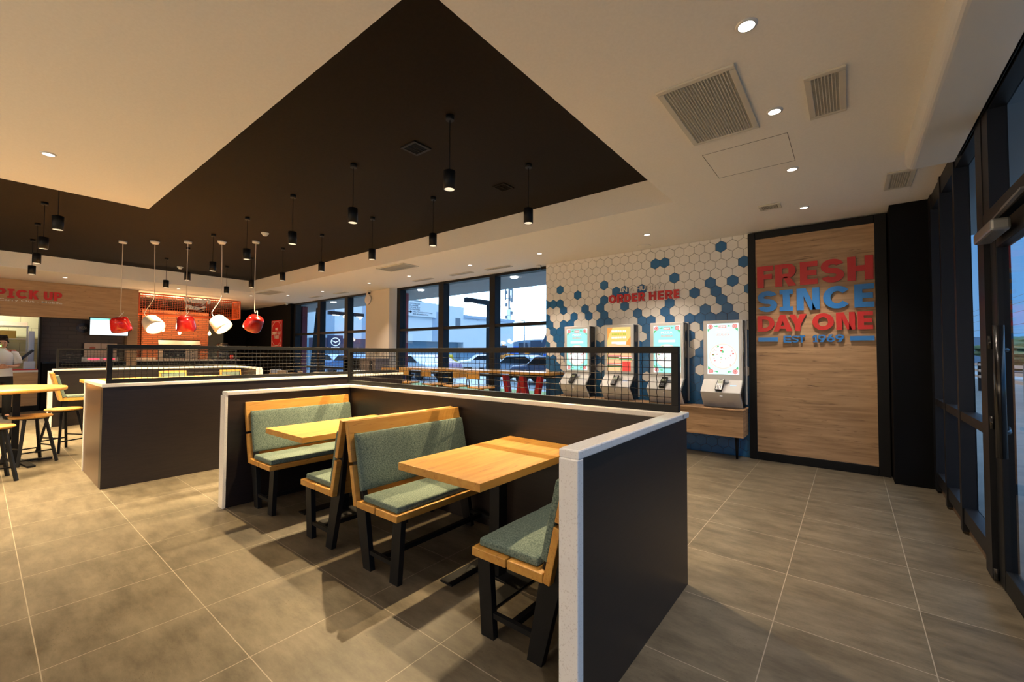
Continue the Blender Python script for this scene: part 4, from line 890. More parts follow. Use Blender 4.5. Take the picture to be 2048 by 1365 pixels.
t = thing('wall_badge', 'dark round emblem on the black tiled wall', 'sign', (-15.195, 1.66, 1.98)); obj('badge', disc(nb(), lambda u, v, d: (d, u, v), 0, 0, 0.12, 0.0, 0.02, 26), MT['blackgloss'], t)
obj('badge_print', text_bm('PIZZA', lambda u, v, d: (d, u, v), -0.07, 0.07, -0.03, 0.03, 0.021, 0.024, 0.01), mat('badge_grey', (0.25, 0.23, 0.2), 0.5), t)

# ================================================================= PIZZA OVEN
obj('wall_oven_left', box(nb(), -17.2, -15.35, 2.40, 2.62, 0, H), MT['blackwall'], kind='structure')
t = thing('brick_oven', 'red brick pizza oven housing with a wide steel-hooded opening', 'oven', (-16.0, 3.75, 0))
b = nb(); box(b, -0.8, 0, -0.80, -0.42, 0, 2.62); box(b, -0.8, 0, 0.62, 0.83, 0, 2.62); box(b, -0.8, 0, -0.42, 0.62, 1.76, 2.62); box(b, -0.8, 0, -0.42, 0.62, 0, 1.05)
obj('brick_housing', b, MT['brick'], t)
obj('side_bricks', box(nb(), -0.8, -0.15, -1.05, -0.80, 0, 2.62), MT['brick'], t)
obj('steel_hood', prism(nb(), [(0.06, 1.60), (-0.02, 1.74), (-0.3, 1.74), (-0.3, 1.60)], lambda u, v, d: (u, d, v), -0.42, 0.62), MT['steel'], t)
ovm = mat('oven_steel', (0.45, 0.38, 0.3), 0.35, 0.9)
b = nb(); box(b, -0.5, -0.12, -0.40, 0.60, 1.06, 1.50); obj('oven_body', b, ovm, t, bevel=0.01)
obj('oven_window', box(nb(), -0.119, -0.11, -0.28, 0.28, 1.20, 1.42), MT['blackgloss'], t)
b = nb()
for z in (1.12, 1.2, 1.3, 1.4): b = lathe(b, [(0.018, 0), (0.018, 0.02)], 12, c=(-0.105, 0.46, z), mat=Matrix.Rotation(PI / 2, 3, 'Y'))
obj('oven_knob', b, MT['black'], t)
t = thing('oven_counter', 'dark counter with pale grey top in front of the brick oven', 'counter', (-15.5, 4.0, 0))
obj('counter_body', box(nb(), -0.3, 0.25, -1.36, 1.2, 0, 1.12), MT['blackwall'], t); obj('counter_top', box(nb(), -0.3, 0.27, -1.36, 1.22, 1.1205, 1.16), mat('grey_stone', (0.35, 0.35, 0.36), 0.3), t)
t = thing('tray_stack', 'stack of pale trays on the oven counter', 'tray stack', (-15.45, 2.95, 1.161)); b = nb()
for i in range(3): box(b, -0.12, 0.12, -0.24 + 0.01 * i, 0.20, i * 0.022, i * 0.022 + 0.014)
obj('trays', b, MT['white'], t)
t = thing('mixer', 'black rounded machine on the counter right of the oven', 'machine', (-15.5, 4.84, 1.161))
obj('machine_body', box(nb(), -0.12, 0.12, -0.14, 0.14, 0, 0.30), MT['blackgloss'], t, bevel=0.04); obj('machine_hood', lathe(nb(), [(0.17, 0.36), (0.17, 0.44), (0.13, 0.50), (0, 0.52)], 24), MT['blackgloss'], t); obj('neck', box(nb(), -0.08, 0.08, -0.08, 0.08, 0.3, 0.362), MT['black'], t)
t = thing('red_tin', 'small red tin on the oven counter', 'tin', (-15.4, 5.05, 1.161)); obj('tin_body', lathe(nb(), [(0.05, 0), (0.05, 0.13), (0, 0.13)], 20), MT['red'], t)
obj('wall_kitchen_doorway', box(nb(), -18.6, -18.55, 4.8, 6.5, 0, 2.55), mat('pale_green_panel', (0.34, 0.38, 0.33), 0.5), kind='structure')
obj('wall_kitchen_return', box(nb(), -18.5, -18.4, 5.78, 6.5, 0, H), MT['blackwall'], kind='structure')
# orange cage
t = thing('orange_cage', 'orange wire cage canopy with pizza logo above the brick oven', 'canopy', (XW, 2.65, 2.41))
def cage_face(fr, ms, q, L, Hh):
    for a, b in ((0, 0.035), (L - 0.035, L)): fr.append((a, b, 0, Hh))
f = nb(); m = nb(); L, Hc, D = 2.42, 0.56, 0.62
for z in (0.0, Hc - 0.03): box(f, -0.03, 0, 0, L, z, z + 0.03); box(f, -D, -0.03, 0, 0.03, z, z + 0.03); box(f, -D, -0.03, L - 0.03, L, z, z + 0.03); box(f, -D, -D + 0.03, 0.03, L - 0.03, z, z + 0.03)
for y in (0, L - 0.03): box(f, -0.03, 0, y, y + 0.03, 0.03, Hc - 0.03); box(f, -D, -D + 0.03, y, y + 0.03, 0.03, Hc - 0.03)
obj('cage_frame', f, MT['orange'], t)
def wires(x0, y0, x1, y1, n):
    for i in range(1, n): p = (x0 + (x1 - x0) * i / n, y0 + (y1 - y0) * i / n); tube(m, [(p[0], p[1], 0.03), (p[0], p[1], Hc - 0.03)], 0.004, 4, caps=False)
    for k in range(1, 10): z = 0.03 + (Hc - 0.06) * k / 10; tube(m, [(x0, y0, z), (x1, y1, z)], 0.004, 4, caps=False)
wires(-0.015, 0.03, -0.015, L - 0.03, 44); wires(-D + 0.03, L - 0.015, -0.03, L - 0.015, 11); wires(-D + 0.03, 0.015, -0.03, 0.015, 11)
obj('cage_mesh', m, MT['orange'], t)
fl = lambda u, v, d: (0.01 + d, u - 2.65, v - 2.41)
obj('logo_lettering', text_bm("Wendy's", fl, 3.62, 4.27, 2.75, 2.955, 0, 0.04, 0.05, shear=0.25), MT['cream'], t)
obj('logo_lettering', text_bm('Pizza', fl, 3.66, 4.0, 2.60, 2.73, 0, 0.04, 0.05, shear=0.25), MT['cream'], t)
b = nb(); prism(b, [(3.92, 2.60), (4.18, 2.69), (4.12, 2.73)], fl, 0, 0.02)
pts = [(4.0 + 0.115 * math.cos(a), 2.655 + 0.09 * math.sin(a)) for a in [2 * PI * k / 28 for k in range(29)]]
for p_, q_ in zip(pts[:-1], pts[1:]): bar(b, fl(p_[0], p_[1], 0.01), fl(q_[0], q_[1], 0.01), 0.012, 0.012, up=(1, 0, 0))
obj('logo_slice', b, MT['cream'], t)
# filament bulbs
bl = None
for y, z, l in ((2.93, 1.98, 'leftmost glowing filament bulb in front of the bricks'), (3.24, 2.04, 'glowing filament bulb just right of the left white lamp'), (3.62, 1.97, 'glowing filament bulb beside the middle red lamp'), (4.35, 1.97, 'rightmost glowing filament bulb at the edge of the bricks')):
    t = thing('filament_bulb', l, 'light bulb', (-15.1, y, z), 0, 'bare filament bulbs over the oven counter')
    obj('cord', tube(nb(), [(0, 0, 0.06), (0, 0, H - z)], 0.004, 6), MT['black'], t); obj('socket', lathe(nb(), [(0.018, 0.02), (0.018, 0.08), (0, 0.08)], 14), MT['grey'], t)
    obj('glass_bulb', lathe(nb(), [(0.0, -0.085), (0.02, -0.08), (0.036, -0.055), (0.038, -0.035), (0.028, -0.008), (0.015, 0.02)], 20), MT['bulb'], t, smooth=True)
    l_ = bpy.data.lights.new('bulb_light', 'POINT'); l_.energy = 13; l_.color = (1, 0.55, 0.22); l_.shadow_soft_size = 0.05
    o = bpy.data.objects.new('bulb_light', l_); COL.objects.link(o); o.parent = t; o.location = (0.09, 0, -0.10)
for i, (x, y) in enumerate(((-7.4, -3.4), (-5.2, -3.4), (-3.0, -3.4), (-0.9, -3.4), (-2.0, -4.8), (-6.2, -4.8))):  # unseen bulbs added behind the camera to brighten the ceiling
    t = thing('filament_bulb', 'added unseen filament bulb behind the camera, brightening the ceiling', 'light bulb', (x, y, 1.62), 0, 'added unseen bulbs lighting the ceiling from behind')
    obj('cord', tube(nb(), [(0, 0, 0.06), (0, 0, H - 1.62)], 0.004, 6), MT['black'], t); obj('socket', lathe(nb(), [(0.018, 0.02), (0.018, 0.08), (0, 0.08)], 14), MT['grey'], t)
    obj('glass_bulb', lathe(nb(), [(0.0, -0.085), (0.02, -0.08), (0.036, -0.055), (0.038, -0.035), (0.028, -0.008), (0.015, 0.02)], 20), MT['bulb'], t, smooth=True)
    l_ = bpy.data.lights.new('bulb_light', 'POINT'); l_.energy = 50; l_.color = (1, 0.82, 0.60); l_.shadow_soft_size = 0.05
    o = bpy.data.objects.new('bulb_light', l_); COL.objects.link(o); o.parent = t; o.location = (0, 0, -0.14)
for y in (3.0, 3.7, 4.4):
    l_ = bpy.data.lights.new('cage_uplight', 'POINT'); l_.energy = 12; l_.color = (1, 0.68, 0.34); l_.shadow_soft_size = 0.06
    o = bpy.data.objects.new('cage_uplight', l_); COL.objects.link(o); o.location = (-15.6, y, 2.80)
# kitchen tube light
t = thing('kitchen_light', 'fluorescent tube light in the kitchen behind the pick-up opening', 'ceiling light', (-16.2, -0.2, 2.95)); obj('tube', box(nb(), -0.06, 0.06, -0.6, 0.6, 0, 0.04), emis('tube_white', (1, 0.97, 0.85), 8), t)
l_ = bpy.data.lights.new('kitchen_lamp', 'AREA'); l_.energy = 60; l_.color = (1, 0.96, 0.80); l_.shape = 'RECTANGLE'; l_.size = 0.2; l_.size_y = 1.2
o = bpy.data.objects.new('kitchen_lamp', l_); COL.objects.link(o); o.location = (-16.2, -0.2, 2.9)

# red WE DON'T CUT THESE poster
t = thing('wall_poster', "red poster reading WE DON'T CUT THESE on the black far wall", 'poster', (-15.62, 6.498, 2.04))
obj('poster_board', box(nb(), -0.42, 0.42, -0.02, 0, -0.46, 0.46), MT['red'], t)
fp = lambda u, v, d: (u, -0.02 - d, v)
for s_, z0, z1, a in (('WE', 0.10, 0.20, 0.11), ("DON'T CUT", -0.04, 0.07, 0.33), ('THESE', -0.18, -0.07, 0.2)): obj('poster_lettering', text_bm(s_, fp, -a, a, z0, z1, 0.001, 0.006, 0.03), MT['cream'], t)
b = nb()
for (p, q) in (((-0.38, -0.43), (0.38, -0.43)), ((-0.38, 0.42), (0.38, 0.42)), ((-0.38, -0.43), (-0.38, 0.42)), ((0.38, -0.43), (0.38, 0.42))): bar(b, fp(*p, 0.004), fp(*q, 0.004), 0.012, 0.006, up=(0, 1, 0))
for sg in (-1, 1):
    pts = [(0.36 * math.cos(a), sg * (0.12 + 0.30 * math.sin(a))) for a in [PI * k / 20 for k in range(21)]]
    for p, q in zip(pts[:-1], pts[1:]): bar(b, fp(*p, 0.004), fp(*q, 0.004), 0.012, 0.006, up=(0, 1, 0))
obj('poster_border', b, MT['cream'], t)

# ================================================================= SWAGGED BELL LAMPS
def bell(x, y, zc, m, dn, rt_, tw, sw, label, dx=0, dy=0):
    t = thing('bell_lamp', label, 'pendant light', (x, y, HD), 0, 'red and white tilted lamps before the pick-up counter')
    obj('canopy', lathe(nb(), [(0.0, -0.055), (0.045, -0.05), (0.065, -0.02), (0.07, 0)] if sw else [(0.055, -0.035), (0.06, 0)], 24), MT['white'], t)
    z = zc - HD
    aim = (Vector((0, 0, -1)) * dn + Vector((0.78, 0.62, 0)) * rt_ + Vector((0.97, -0.24, 0)) * tw).normalized()
    Rm = Vector((0, 0, -1)).rotation_difference(aim).to_matrix()
    c = Vector((dx, dy, z))
    pr = [(0.0, 0.155), (0.09, 0.152), (0.13, 0.138), (0.153, 0.105), (0.163, 0.06), (0.178, -0.03), (0.184, -0.09), (0.176, -0.14), (0.170, -0.14), (0.176, -0.09), (0.168, -0.03), (0.15, 0.07), (0.12, 0.12), (0.0, 0.135)]
    pr = [(a * 0.80, b * 0.86) for a, b in pr]
    obj('lamp_shade', lathe(nb(), pr, 40, c=c, mat=Rm, cap=False), m, t, smooth=True)
    obj('diffuser', lathe(nb(), [(0.0, -0.092), (0.139, -0.092)], 36, c=c, mat=Rm, cap=False), mat('opal_diffuser', (0.9, 0.9, 0.85), 0.5, emit=(1, 0.82, 0.5), es=7), t)
    top = c + Rm @ Vector((0, 0, 0.133))
    if sw: pts = [(0, 0, -0.05), (0.02, 0, -0.3), (-0.03 + dx * .3, 0.02, z * 0.55), (0.01 + dx * .5, 0, z * 0.7), (dx - 0.1, dy - 0.07, z * 0.83), (dx - 0.12, dy - 0.09, top.z + 0.08), tuple(top)]
    else: pts = [(0, 0, -0.03), (0, 0, z + 0.27), (0.04, 0.03, z + 0.22), tuple(top)]
    # smooth the cord
    P_ = [Vector(p) for p in pts]; out = []
    for i in range(len(P_) - 1):
        a, b, c_, d = P_[max(i - 1, 0)], P_[i], P_[i + 1], P_[min(i + 2, len(P_) - 1)]
        for k in range(6):
            s = k / 6; out.append(0.5 * ((2 * b) + (c_ - a) * s + (2 * a - 5 * b + 4 * c_ - d) * s * s + (3 * b - 3 * c_ + d - a) * s ** 3))
    out.append(P_[-1])
    obj('cord', tube(nb(), out, 0.0055, 6), MT['whitelamp'], t)
    q = aim.to_track_quat('-Z', 'Y').to_euler()
    spot('bell_beam', tuple(c + aim * 0.12), 30, (1, 0.74, 0.42), 140, 0.6, 0.09, rot=q, parent=t)
    return t
bell(-10.017, 1.558, 1.86, MT['redlamp'], .85, .22, -.38, False, 'leftmost red bell lamp, in front of the menu screen')
bell(-9.563, 1.907, 1.875, MT['whitelamp'], .62, .5, .28, True, 'left white bell lamp with its glowing opening turned to the right')
bell(-9.096, 2.266, 1.88, MT['redlamp'], .9, .08, -.36, False, 'middle red bell lamp in front of the brick oven')
bell(-8.617, 2.634, 1.88, MT['whitelamp'], .62, .6, -.05, True, 'right white bell lamp, brightly lit, under the orange cage end')
bell(-8.138, 3.002, 1.89, MT['redlamp'], .85, -.42, -.3, False, 'rightmost red bell lamp, glossy orange-red, before the dark wall')

# ================================================================= STAFF MEMBER
def skin(name, joints, edges, parent, m, sub=2, root=0):
    me = bpy.data.meshes.new(name); me.from_pydata([j[0] for j in joints], edges, []); o = bpy.data.objects.new(name, me); COL.objects.link(o); me.materials.append(m)
    s = o.modifiers.new('skin', 'SKIN'); s.use_smooth_shade = True
    for i, j in enumerate(joints):
        r = j[1] if isinstance(j[1], tuple) else (j[1], j[1]); me.skin_vertices[0].data[i].radius = r
    me.skin_vertices[0].data[root].use_root = True
    sb = o.modifiers.new('sub', 'SUBSURF'); sb.levels = sub; sb.render_levels = sub
    if parent: o.parent = parent
    return o
t = thing('person', 'staff member in white polo shirt and black trousers with folded arms and a headset', 'person', (-13.55, 0.31, 0), R(8))
# local frame: +x faces the room (camera side), y to her left
J = [((0, 0, 0.92), 0.12), ((0, 0, 1.08), 0.115), ((0, 0, 1.24), 0.125), ((0, 0, 1.36), 0.085), ((0.01, 0, 1.43), 0.052), ((0.025, 0, 1.50), 0.075), ((0.03, 0, 1.56), 0.088), ((0.02, 0, 1.61), 0.065),
     ((0, 0.17, 1.33), 0.055), ((0.02, 0.235, 1.08), 0.042), ((0.17, 0.12, 1.07), 0.034), ((0.21, -0.06, 1.09), 0.025),
     ((0, -0.17, 1.33), 0.055), ((0.02, -0.235, 1.06), 0.042), ((0.18, -0.12, 1.04), 0.034), ((0.23, 0.05, 1.06), 0.025),
     ((0, 0.09, 0.86), 0.09), ((0.01, 0.10, 0.48), 0.06), ((-0.01, 0.10, 0.09), 0.038), ((0.12, 0.11, 0.035), 0.032),
     ((0, -0.09, 0.86), 0.09), ((0.01, -0.10, 0.48), 0.06), ((-0.01, -0.10, 0.09), 0.038), ((0.12, -0.11, 0.035), 0.032)]
Ed = [(0, 1), (1, 2), (2, 3), (3, 4), (4, 5), (5, 6), (6, 7), (3, 8), (8, 9), (9, 10), (10, 11), (3, 12), (12, 13), (13, 14), (14, 15), (0, 16), (16, 17), (17, 18), (18, 19), (0, 20), (20, 21), (21, 22), (22, 23)]
body = skin('body', J, Ed, t, MT['skin'])
def loft(bm, rings, n=20):
    R_ = [[bm.verts.new((cx + rx * math.cos(2 * PI * k / n), ry * math.sin(2 * PI * k / n), z)) for k in range(n)] for z, rx, ry, cx in rings]
    for a, b in zip(R_[:-1], R_[1:]):
        for k in range(n): bm.faces.new((a[k], a[(k + 1) % n], b[(k + 1) % n], b[k]))
    return bm
b = loft(nb(), [(0.87, 0.135, 0.175, 0), (0.95, 0.132, 0.168, 0), (1.05, 0.128, 0.158, 0), (1.16, 0.140, 0.172, 0.005), (1.26, 0.138, 0.182, 0.005), (1.34, 0.115, 0.178, 0), (1.385, 0.085, 0.12, 0), (1.41, 0.066, 0.075, 0.004), (1.445, 0.062, 0.066, 0.012)])
for a in (-1, 1): tube(b, [(0, a * 0.12, 1.35), (0.0, a * 0.175, 1.325), (0.012, a * 0.215, 1.22), (0.018, a * 0.232, 1.13)], [0.07, 0.072, 0.068, 0.066], 14)
obj('polo_shirt', b, MT['shirt'], t, smooth=True)
b = loft(nb(), [(0.76, 0.118, 0.165, 0), (0.86, 0.128, 0.170, 0), (0.97, 0.122, 0.155, 0)])
for a in (-1, 1): tube(b, [(0, a * 0.085, 0.86), (0.005, a * 0.09, 0.74), (0.012, a * 0.10, 0.46), (-0.005, a * 0.10, 0.05)], [0.088, 0.088, 0.068, 0.058], 14)
obj('trousers', b, MT['trouser'], t, smooth=True)
skin('hair', [((-0.035, 0, 1.60), 0.085), ((-0.055, 0, 1.52), 0.075), ((-0.12, 0, 1.54), 0.045), ((-0.01, 0, 1.645), 0.06)], [(0, 1), (1, 2), (0, 3)], t, MT['hair'])
for a in (-1, 1):
    obj('shoe', box(nb(), -0.07, 0.19, a * 0.105 - 0.045, a * 0.105 + 0.045, 0, 0.07), MT['black'], t, bevel=0.02)
    b = nb(); bmesh.ops.create_uvsphere(b, u_segments=12, v_segments=8, radius=0.011); e_ = obj('eye', b, MT['black'], t, smooth=True); e_.location = (0.103, a * 0.032, 1.555)
    b = nb()
    for k in range(4):
        y = 0.02 * k; tube(b, [(0.235, -a * (0.03 + 0.0), 1.045 + 0.017 * k), (0.245, -a * (-0.03), 1.045 + 0.016 * k), (0.225, -a * (-0.075 + 0.006 * k), 1.04 + 0.016 * k)], [0.009, 0.0085, 0.007], 8)
    tube(b, [(0.225, -a * 0.01, 1.105), (0.225, a * 0.04, 1.13)], [0.010, 0.008], 8)
    obj('hand', b, MT['skin'], t, smooth=True)
obj('nose', prism(nb(), [(0.105, 1.555), (0.130, 1.520), (0.105, 1.515)], lambda u, v, d: (u, d, v), -0.012, 0.012), MT['skin'], t, bevel=0.006)
obj('mouth', box(nb(), 0.10, 0.112, -0.022, 0.022, 1.487, 1.494), mat('lip', (0.35, 0.10, 0.09), 0.5), t)
b = tube(nb(), [(0.02, 0.092, 1.55), (0.0, 0.08, 1.62), (-0.01, 0, 1.675), (0.0, -0.08, 1.62), (0.02, -0.092, 1.55)], 0.012, 8); tube(b, [(0.03, -0.095, 1.54), (0.09, -0.06, 1.495), (0.118, -0.03, 1.485)], 0.006, 6); box(b, -0.01, 0.05, -0.108, -0.085, 1.52, 1.58)
obj('headset', b, MT['black'], t)
b = nb(); bmesh.ops.create_uvsphere(b, u_segments=12, v_segments=8, radius=0.012); hl = obj('headset_light', b, mat('green_led', (0, 1, 0), 0.4, emit=(0.2, 1.0, 0.15), es=5), t); hl.location = (0.122, -0.028, 1.487)
obj('shoulder_stripe', prism(nb(), [(0.05, 1.395), (0.05, 1.40), (-0.06, 1.41), (-0.06, 1.40)], lambda u, v, d: (u, d, v), 0.09, 0.20), MT['red'], t)

# ================================================================= OUTSIDE
asph = noisy(mat('wet_asphalt', (0.2, 0.24, 0.28), 0.4), nscale=2, c1=(0.17, 0.20, 0.24), c2=(0.26, 0.30, 0.35))[0]
pavr = noisy(mat('dark_paving', (0.1, 0.1, 0.1), 0.6), nscale=3, c1=(0.05, 0.055, 0.06), c2=(0.08, 0.085, 0.09))[0]
pav = noisy(mat('paving', (0.3, 0.32, 0.33), 0.7), nscale=3, c1=(0.28, 0.30, 0.31), c2=(0.36, 0.38, 0.4))[0]
grass = noisy(mat('verge_grass', (0.12, 0.18, 0.06), 0.95), nscale=30, c1=(0.10, 0.15, 0.05), c2=(0.24, 0.30, 0.12))[0]
def flat(name, x0, x1, y0, y1, z, m): return obj(name, box(nb(), x0, x1, y0, y1, z - 0.1, z), m, kind='structure')
flat('ground', -150, 150, -60, 150, -0.16, asph)
flat('ground_pavement', -60, 0.76, 6.79, 11.4, -0.10, pav); flat('ground_pavement_right', 0.80, 9, -30, 40, -0.09, pavr)
flat('ground_verge', -60, 0.76, 11.4, 13.6, -0.08, grass); flat('ground_verge_right', 14, 22, -30, 60, -0.08, grass)
eav = mat('outside_soffit', (0.30, 0.32, 0.36), 0.7)
obj('ceiling_outside_eave', box(nb(), -26, 0.80, 6.79, 8.6, 3.06, 3.4), eav, kind='structure'); obj('ceiling_outside_eave_right', box(nb(), 0.81, 2.6, -12, 8.6, 3.06, 3.4), eav, kind='structure')
for x, l in ((-8.9, 'bright lamp under the outer eave at the left of the right window bay'), (-5.75, 'bright lamp under the outer eave at the third pane'), (-13.35, 'bright lamp under the outer eave of the left window bay')):
    t = thing('eave_light', l, 'outdoor light', (x, 7.3, 3.06)); obj('lens', lathe(nb(), [(0, -0.02), (0.07, -0.02), (0.09, 0)], 20), mat('eave_lens', (1, 1, 1), 0.4, emit=(1, 0.97, 0.9), es=25), t)
rp = mat('dark_red_cladding', (0.20, 0.03, 0.05), 0.6)
for x, l in ((-9.75, 'dark red outside post at the right window bay'), (-15.6, 'dark red outside post at the left window bay')):
    t = thing('outside_post', l, 'post', (x, 7.4, -0.1)); obj('post', box(nb(), -0.09, 0.09, -0.09, 0.09, 0, 3.15), rp, t)
t = thing('leaning_post', 'dark slanting steel strut outside the left window bay', 'post', (-16.2, 8.0, -0.1)); obj('strut', bar(nb(), (0, 0, 0.02), (0.55, 0, 3.15), 0.16, 0.16), MT['alu'], t)
# dealership
white = mat('white_cladding', (0.80, 0.84, 0.86), 0.6); pale = mat('pale_blue_cladding', (0.40, 0.50, 0.62), 0.6); dk = mat('dark_canopy', (0.10, 0.07, 0.10), 0.6); gl2 = mat('shop_glass', (0.28, 0.42, 0.52), 0.15)
t = thing('dealership_building', 'long white showroom building with dark canopy across the road', 'building', (-38, 28, -0.16))
obj('wall', box(nb(), -14, 0, -9, 10, 2.9, 7.3), white, t); obj('lower_wall', box(nb(), -14, -1.0, -9, 10, 0, 2.9), gl2, t)
for y, w_ in ((-8, 0.9), (-4.2, 1.3), (4.9, 1.6)): obj('recess_strip', box(nb(), 0.0, 0.05, y, y + w_, 2.9, 6.4), pale, t)
obj('canopy', box(nb(), -1.0, 0.5, -9, -2.5, 2.0, 2.9), dk, t)
obj('roof_unit', box(nb(), -3, -2, 4, 5, 7.3, 7.8), MT['grey'], t)
obj('corner_window', box(nb(), 0.0, 0.06, 8.6, 9.4, 4.8, 5.9), MT['grey'], t)
t = thing('low_building', 'lower white hall right of the showroom', 'building', (-38, 42.6, -0.16))
obj('wall', box(nb(), -14, 0, -4.6, 5.5, 2.0, 6.0), white, t); obj('lower_wall', box(nb(), -14, -0.6, -4.6, 5.5, 0, 2.0), gl2, t); obj('roof_edge', box(nb(), -14, 0.15, -4.6, 5.6, 6.0, 6.35), pale, t)
t = thing('grey_building', 'grey office building with dark windows at the left of the left window bay', 'building', (-40, 15.8, -0.16))
obj('wall', box(nb(), -12, 0, -9, 2.6, 0, 7.6), pale, t)
for y in (-1.0, 0.4, 1.7):
    for z in (1.6, 3.9, 5.8): obj('window', box(nb(), 0, 0.04, y - 0.35, y + 0.35, z, z + 1.2), MT['alu'], t)
fb = lambda u, v, d: (-37.9 + d + 37.9, u - 31, v - 6.3)
t = thing('roof_billboard', 'white direction board with two black arrows on the showroom', 'sign', (-37.9, 31, 6.3))
obj('board', box(nb(), -0.08, 0.12, -2.3, 2.3, -0.8, 0.85), mat('board_white', (0.78, 0.82, 0.84), 0.5), t)
f = lambda u, v, d: (0.12 + d, u, v)
b = nb(); prism(b, [(-1.95, -0.7), (-1.85, -0.7), (-1.85, 0.55), (-1.95, 0.55)], f, 0.001, 0.03); prism(b, [(-2.05, 0.5), (-1.75, 0.5), (-1.9, 0.75)], f, 0.001, 0.031); prism(b, [(-1.85, -0.40), (-1.45, -0.40), (-1.45, -0.32), (-1.85, -0.32)], f, 0.001, 0.03); prism(b, [(-1.5, -0.5), (-1.5, -0.22), (-1.2, -0.36)], f, 0.001, 0.031)
obj('arrow', b, MT['alu'], t)
for s_, x0, x1, z in (('AUTOALKAT', -1.6, -0.1, 0.5), ('GLOBANI', -1.6, -0.4, 0.28), ('KINALAT', -1.6, -0.1, 0.06), ('MUNKAINK', -1.6, -0.1, -0.15), ('AUTOJAVITAS', -1.1, 1.7, -0.42), ('RELIKSMENTA', -1.1, 1.1, -0.65)):
    obj('board_lettering', text_bm(s_, f, x0, x1, z, z + 0.15, 0.001, 0.02, 0.01), MT['grey'], t)
t = thing('car_maker_sign', 'dark square sign with a round winged white emblem on the canopy', 'sign', (-37.4, 20.7, 2.25))
obj('sign_board', box(nb(), -0.1, 0, -0.75, 0.75, -0.55, 0.75), mat('navy_board', (0.03, 0.04, 0.09), 0.5), t)
em = mat('silver_emblem', (0.8, 0.82, 0.85), 0.4, emit=(0.8, 0.85, 0.9), es=0.5); b = nb(); g2 = lambda u, v, d: (d, u, v)
pts = [(0.42 * math.cos(a), 0.14 + 0.36 * math.sin(a)) for a in [2 * PI * k / 32 for k in range(33)]]
for p, q in zip(pts[:-1], pts[1:]): bar(b, g2(*p, 0.02), g2(*q, 0.02), 0.07, 0.03, up=(1, 0, 0))
for p, q in (((-0.38, 0.26), (-0.05, 0.12)), ((-0.05, 0.12), (0, 0.02)), ((0, 0.02), (0.05, 0.12)), ((0.05, 0.12), (0.38, 0.26))): bar(b, g2(*p, 0.02), g2(*q, 0.02), 0.08, 0.03, up=(1, 0, 0))
obj('emblem', b, em, t); obj('sign_lettering', text_bm('mazda', g2, -0.4, 0.4, -0.42, -0.30, 0.002, 0.02, 0.02), em, t)
# lamp posts
def lamp_post(x, y, label):
    t = thing('street_lamp', label, 'street lamp', (x, y, -0.12), 0, 'double-arm street lamps')
    obj('pole', box(nb(), -0.07, 0.07, -0.07, 0.07, 0, 3.72), MT['alu'], t); obj('arm', box(nb(), -0.09, 0.09, -1.5, 0.75, 3.72, 3.92), MT['alu'], t)
    for yy in (-1.05, 0.5): obj('lamp_head', box(nb(), -0.07, 0.07, yy - 0.18, yy + 0.18, 3.69, 3.719), mat('lamp_white', (1, 1, 1), 0.4, emit=(1, 0.98, 0.9), es=4), t)
lamp_post(-13.0, 14.6, 'double-arm street lamp seen through the right window bay'); lamp_post(-23.6, 14.1, 'double-arm street lamp seen through the left window bay')
t = thing('radio_mast', 'tall white radio mast behind the excavators', 'mast', (-48.4, 60, -0.16))
obj('mast_pole', tube(nb(), [(0, 0, 0), (0, 0, 9.5)], [0.55, 0.42], 12), white, t)
b = nb()
for k in range(12): z = 6.3 + k * 0.75; a = k * 2.1; tube(b, [(0.55 * math.cos(a), 0.55 * math.sin(a), z), (0.55 * math.cos(a), 0.55 * math.sin(a), z + 0.6)], 0.22, 6)
obj('antenna', b, MT['grey'], t); b = nb(); tube(b, [(0, 0, 9.5), (0, 0, 20)], 0.16, 8)
for a in (0, 2.1, 4.2): tube(b, [(0.7 * math.cos(a), 0.7 * math.sin(a), 11.2), (0.7 * math.cos(a), 0.7 * math.sin(a), 19)], 0.13, 6)
for z in (11.5, 14, 17): 
    for a in (0, 2.1, 4.2): tube(b, [(0, 0, z), (0.7 * math.cos(a), 0.7 * math.sin(a), z)], 0.06, 5)
obj('lattice', b, MT['grey'], t)
t = thing('camera_pole', 'thin grey pole between the mast and the excavator arm', 'pole', (-26.2, 35, -0.16)); b = tube(nb(), [(0, 0, 0), (0, 0, 4.9)], 0.07, 8); bar(b, (0, 0, 4.9), (-0.5, 0, 5.0), 0.1, 0.08); obj('pole', b, MT['grey'], t)
def car(loc, rz, m, label, scale=1.0):
    t = thing('car', label, 'car', loc, rz, 'cars outside')
    b = nb(); prof = [(-2.1, 0.35), (-2.15, 0.75), (-1.9, 0.92), (-1.1, 1.0), (-0.55, 1.42), (0.75, 1.45), (1.45, 1.02), (2.05, 0.92), (2.15, 0.6), (2.1, 0.35)]
    obj('car_body', prism(b, prof, lambda u, v, d: (u, d, v), -0.85, 0.85), m, t, bevel=0.12, seg=3)
    obj('car_windows', prism(nb(), [(-0.98, 1.0), (-0.5, 1.36), (0.7, 1.38), (1.3, 1.0)], lambda u, v, d: (u, d, v), -0.865, 0.865), MT['blackgloss'], t)
    for x in (-1.35, 1.35):
        for y in (-0.82, 0.66): obj('wheel', lathe(nb(), [(0.32, 0), (0.32, 0.18)], 20, c=(x, y + 0.17, 0.33), mat=Matrix.Rotation(PI / 2, 3, 'X')), MT['black'], t)
    return t
def paint(c): return mat('car_paint', c, 0.25, 0.3)
car((-14.6, 19.3, -0.16), 0.10, paint((0.22, 0.30, 0.42)), 'blue-grey car passing behind the red bar legs')
car((-24.3, 26.6, -0.16), 0.9, paint((0.7, 0.72, 0.75)), 'small white car by the showroom')
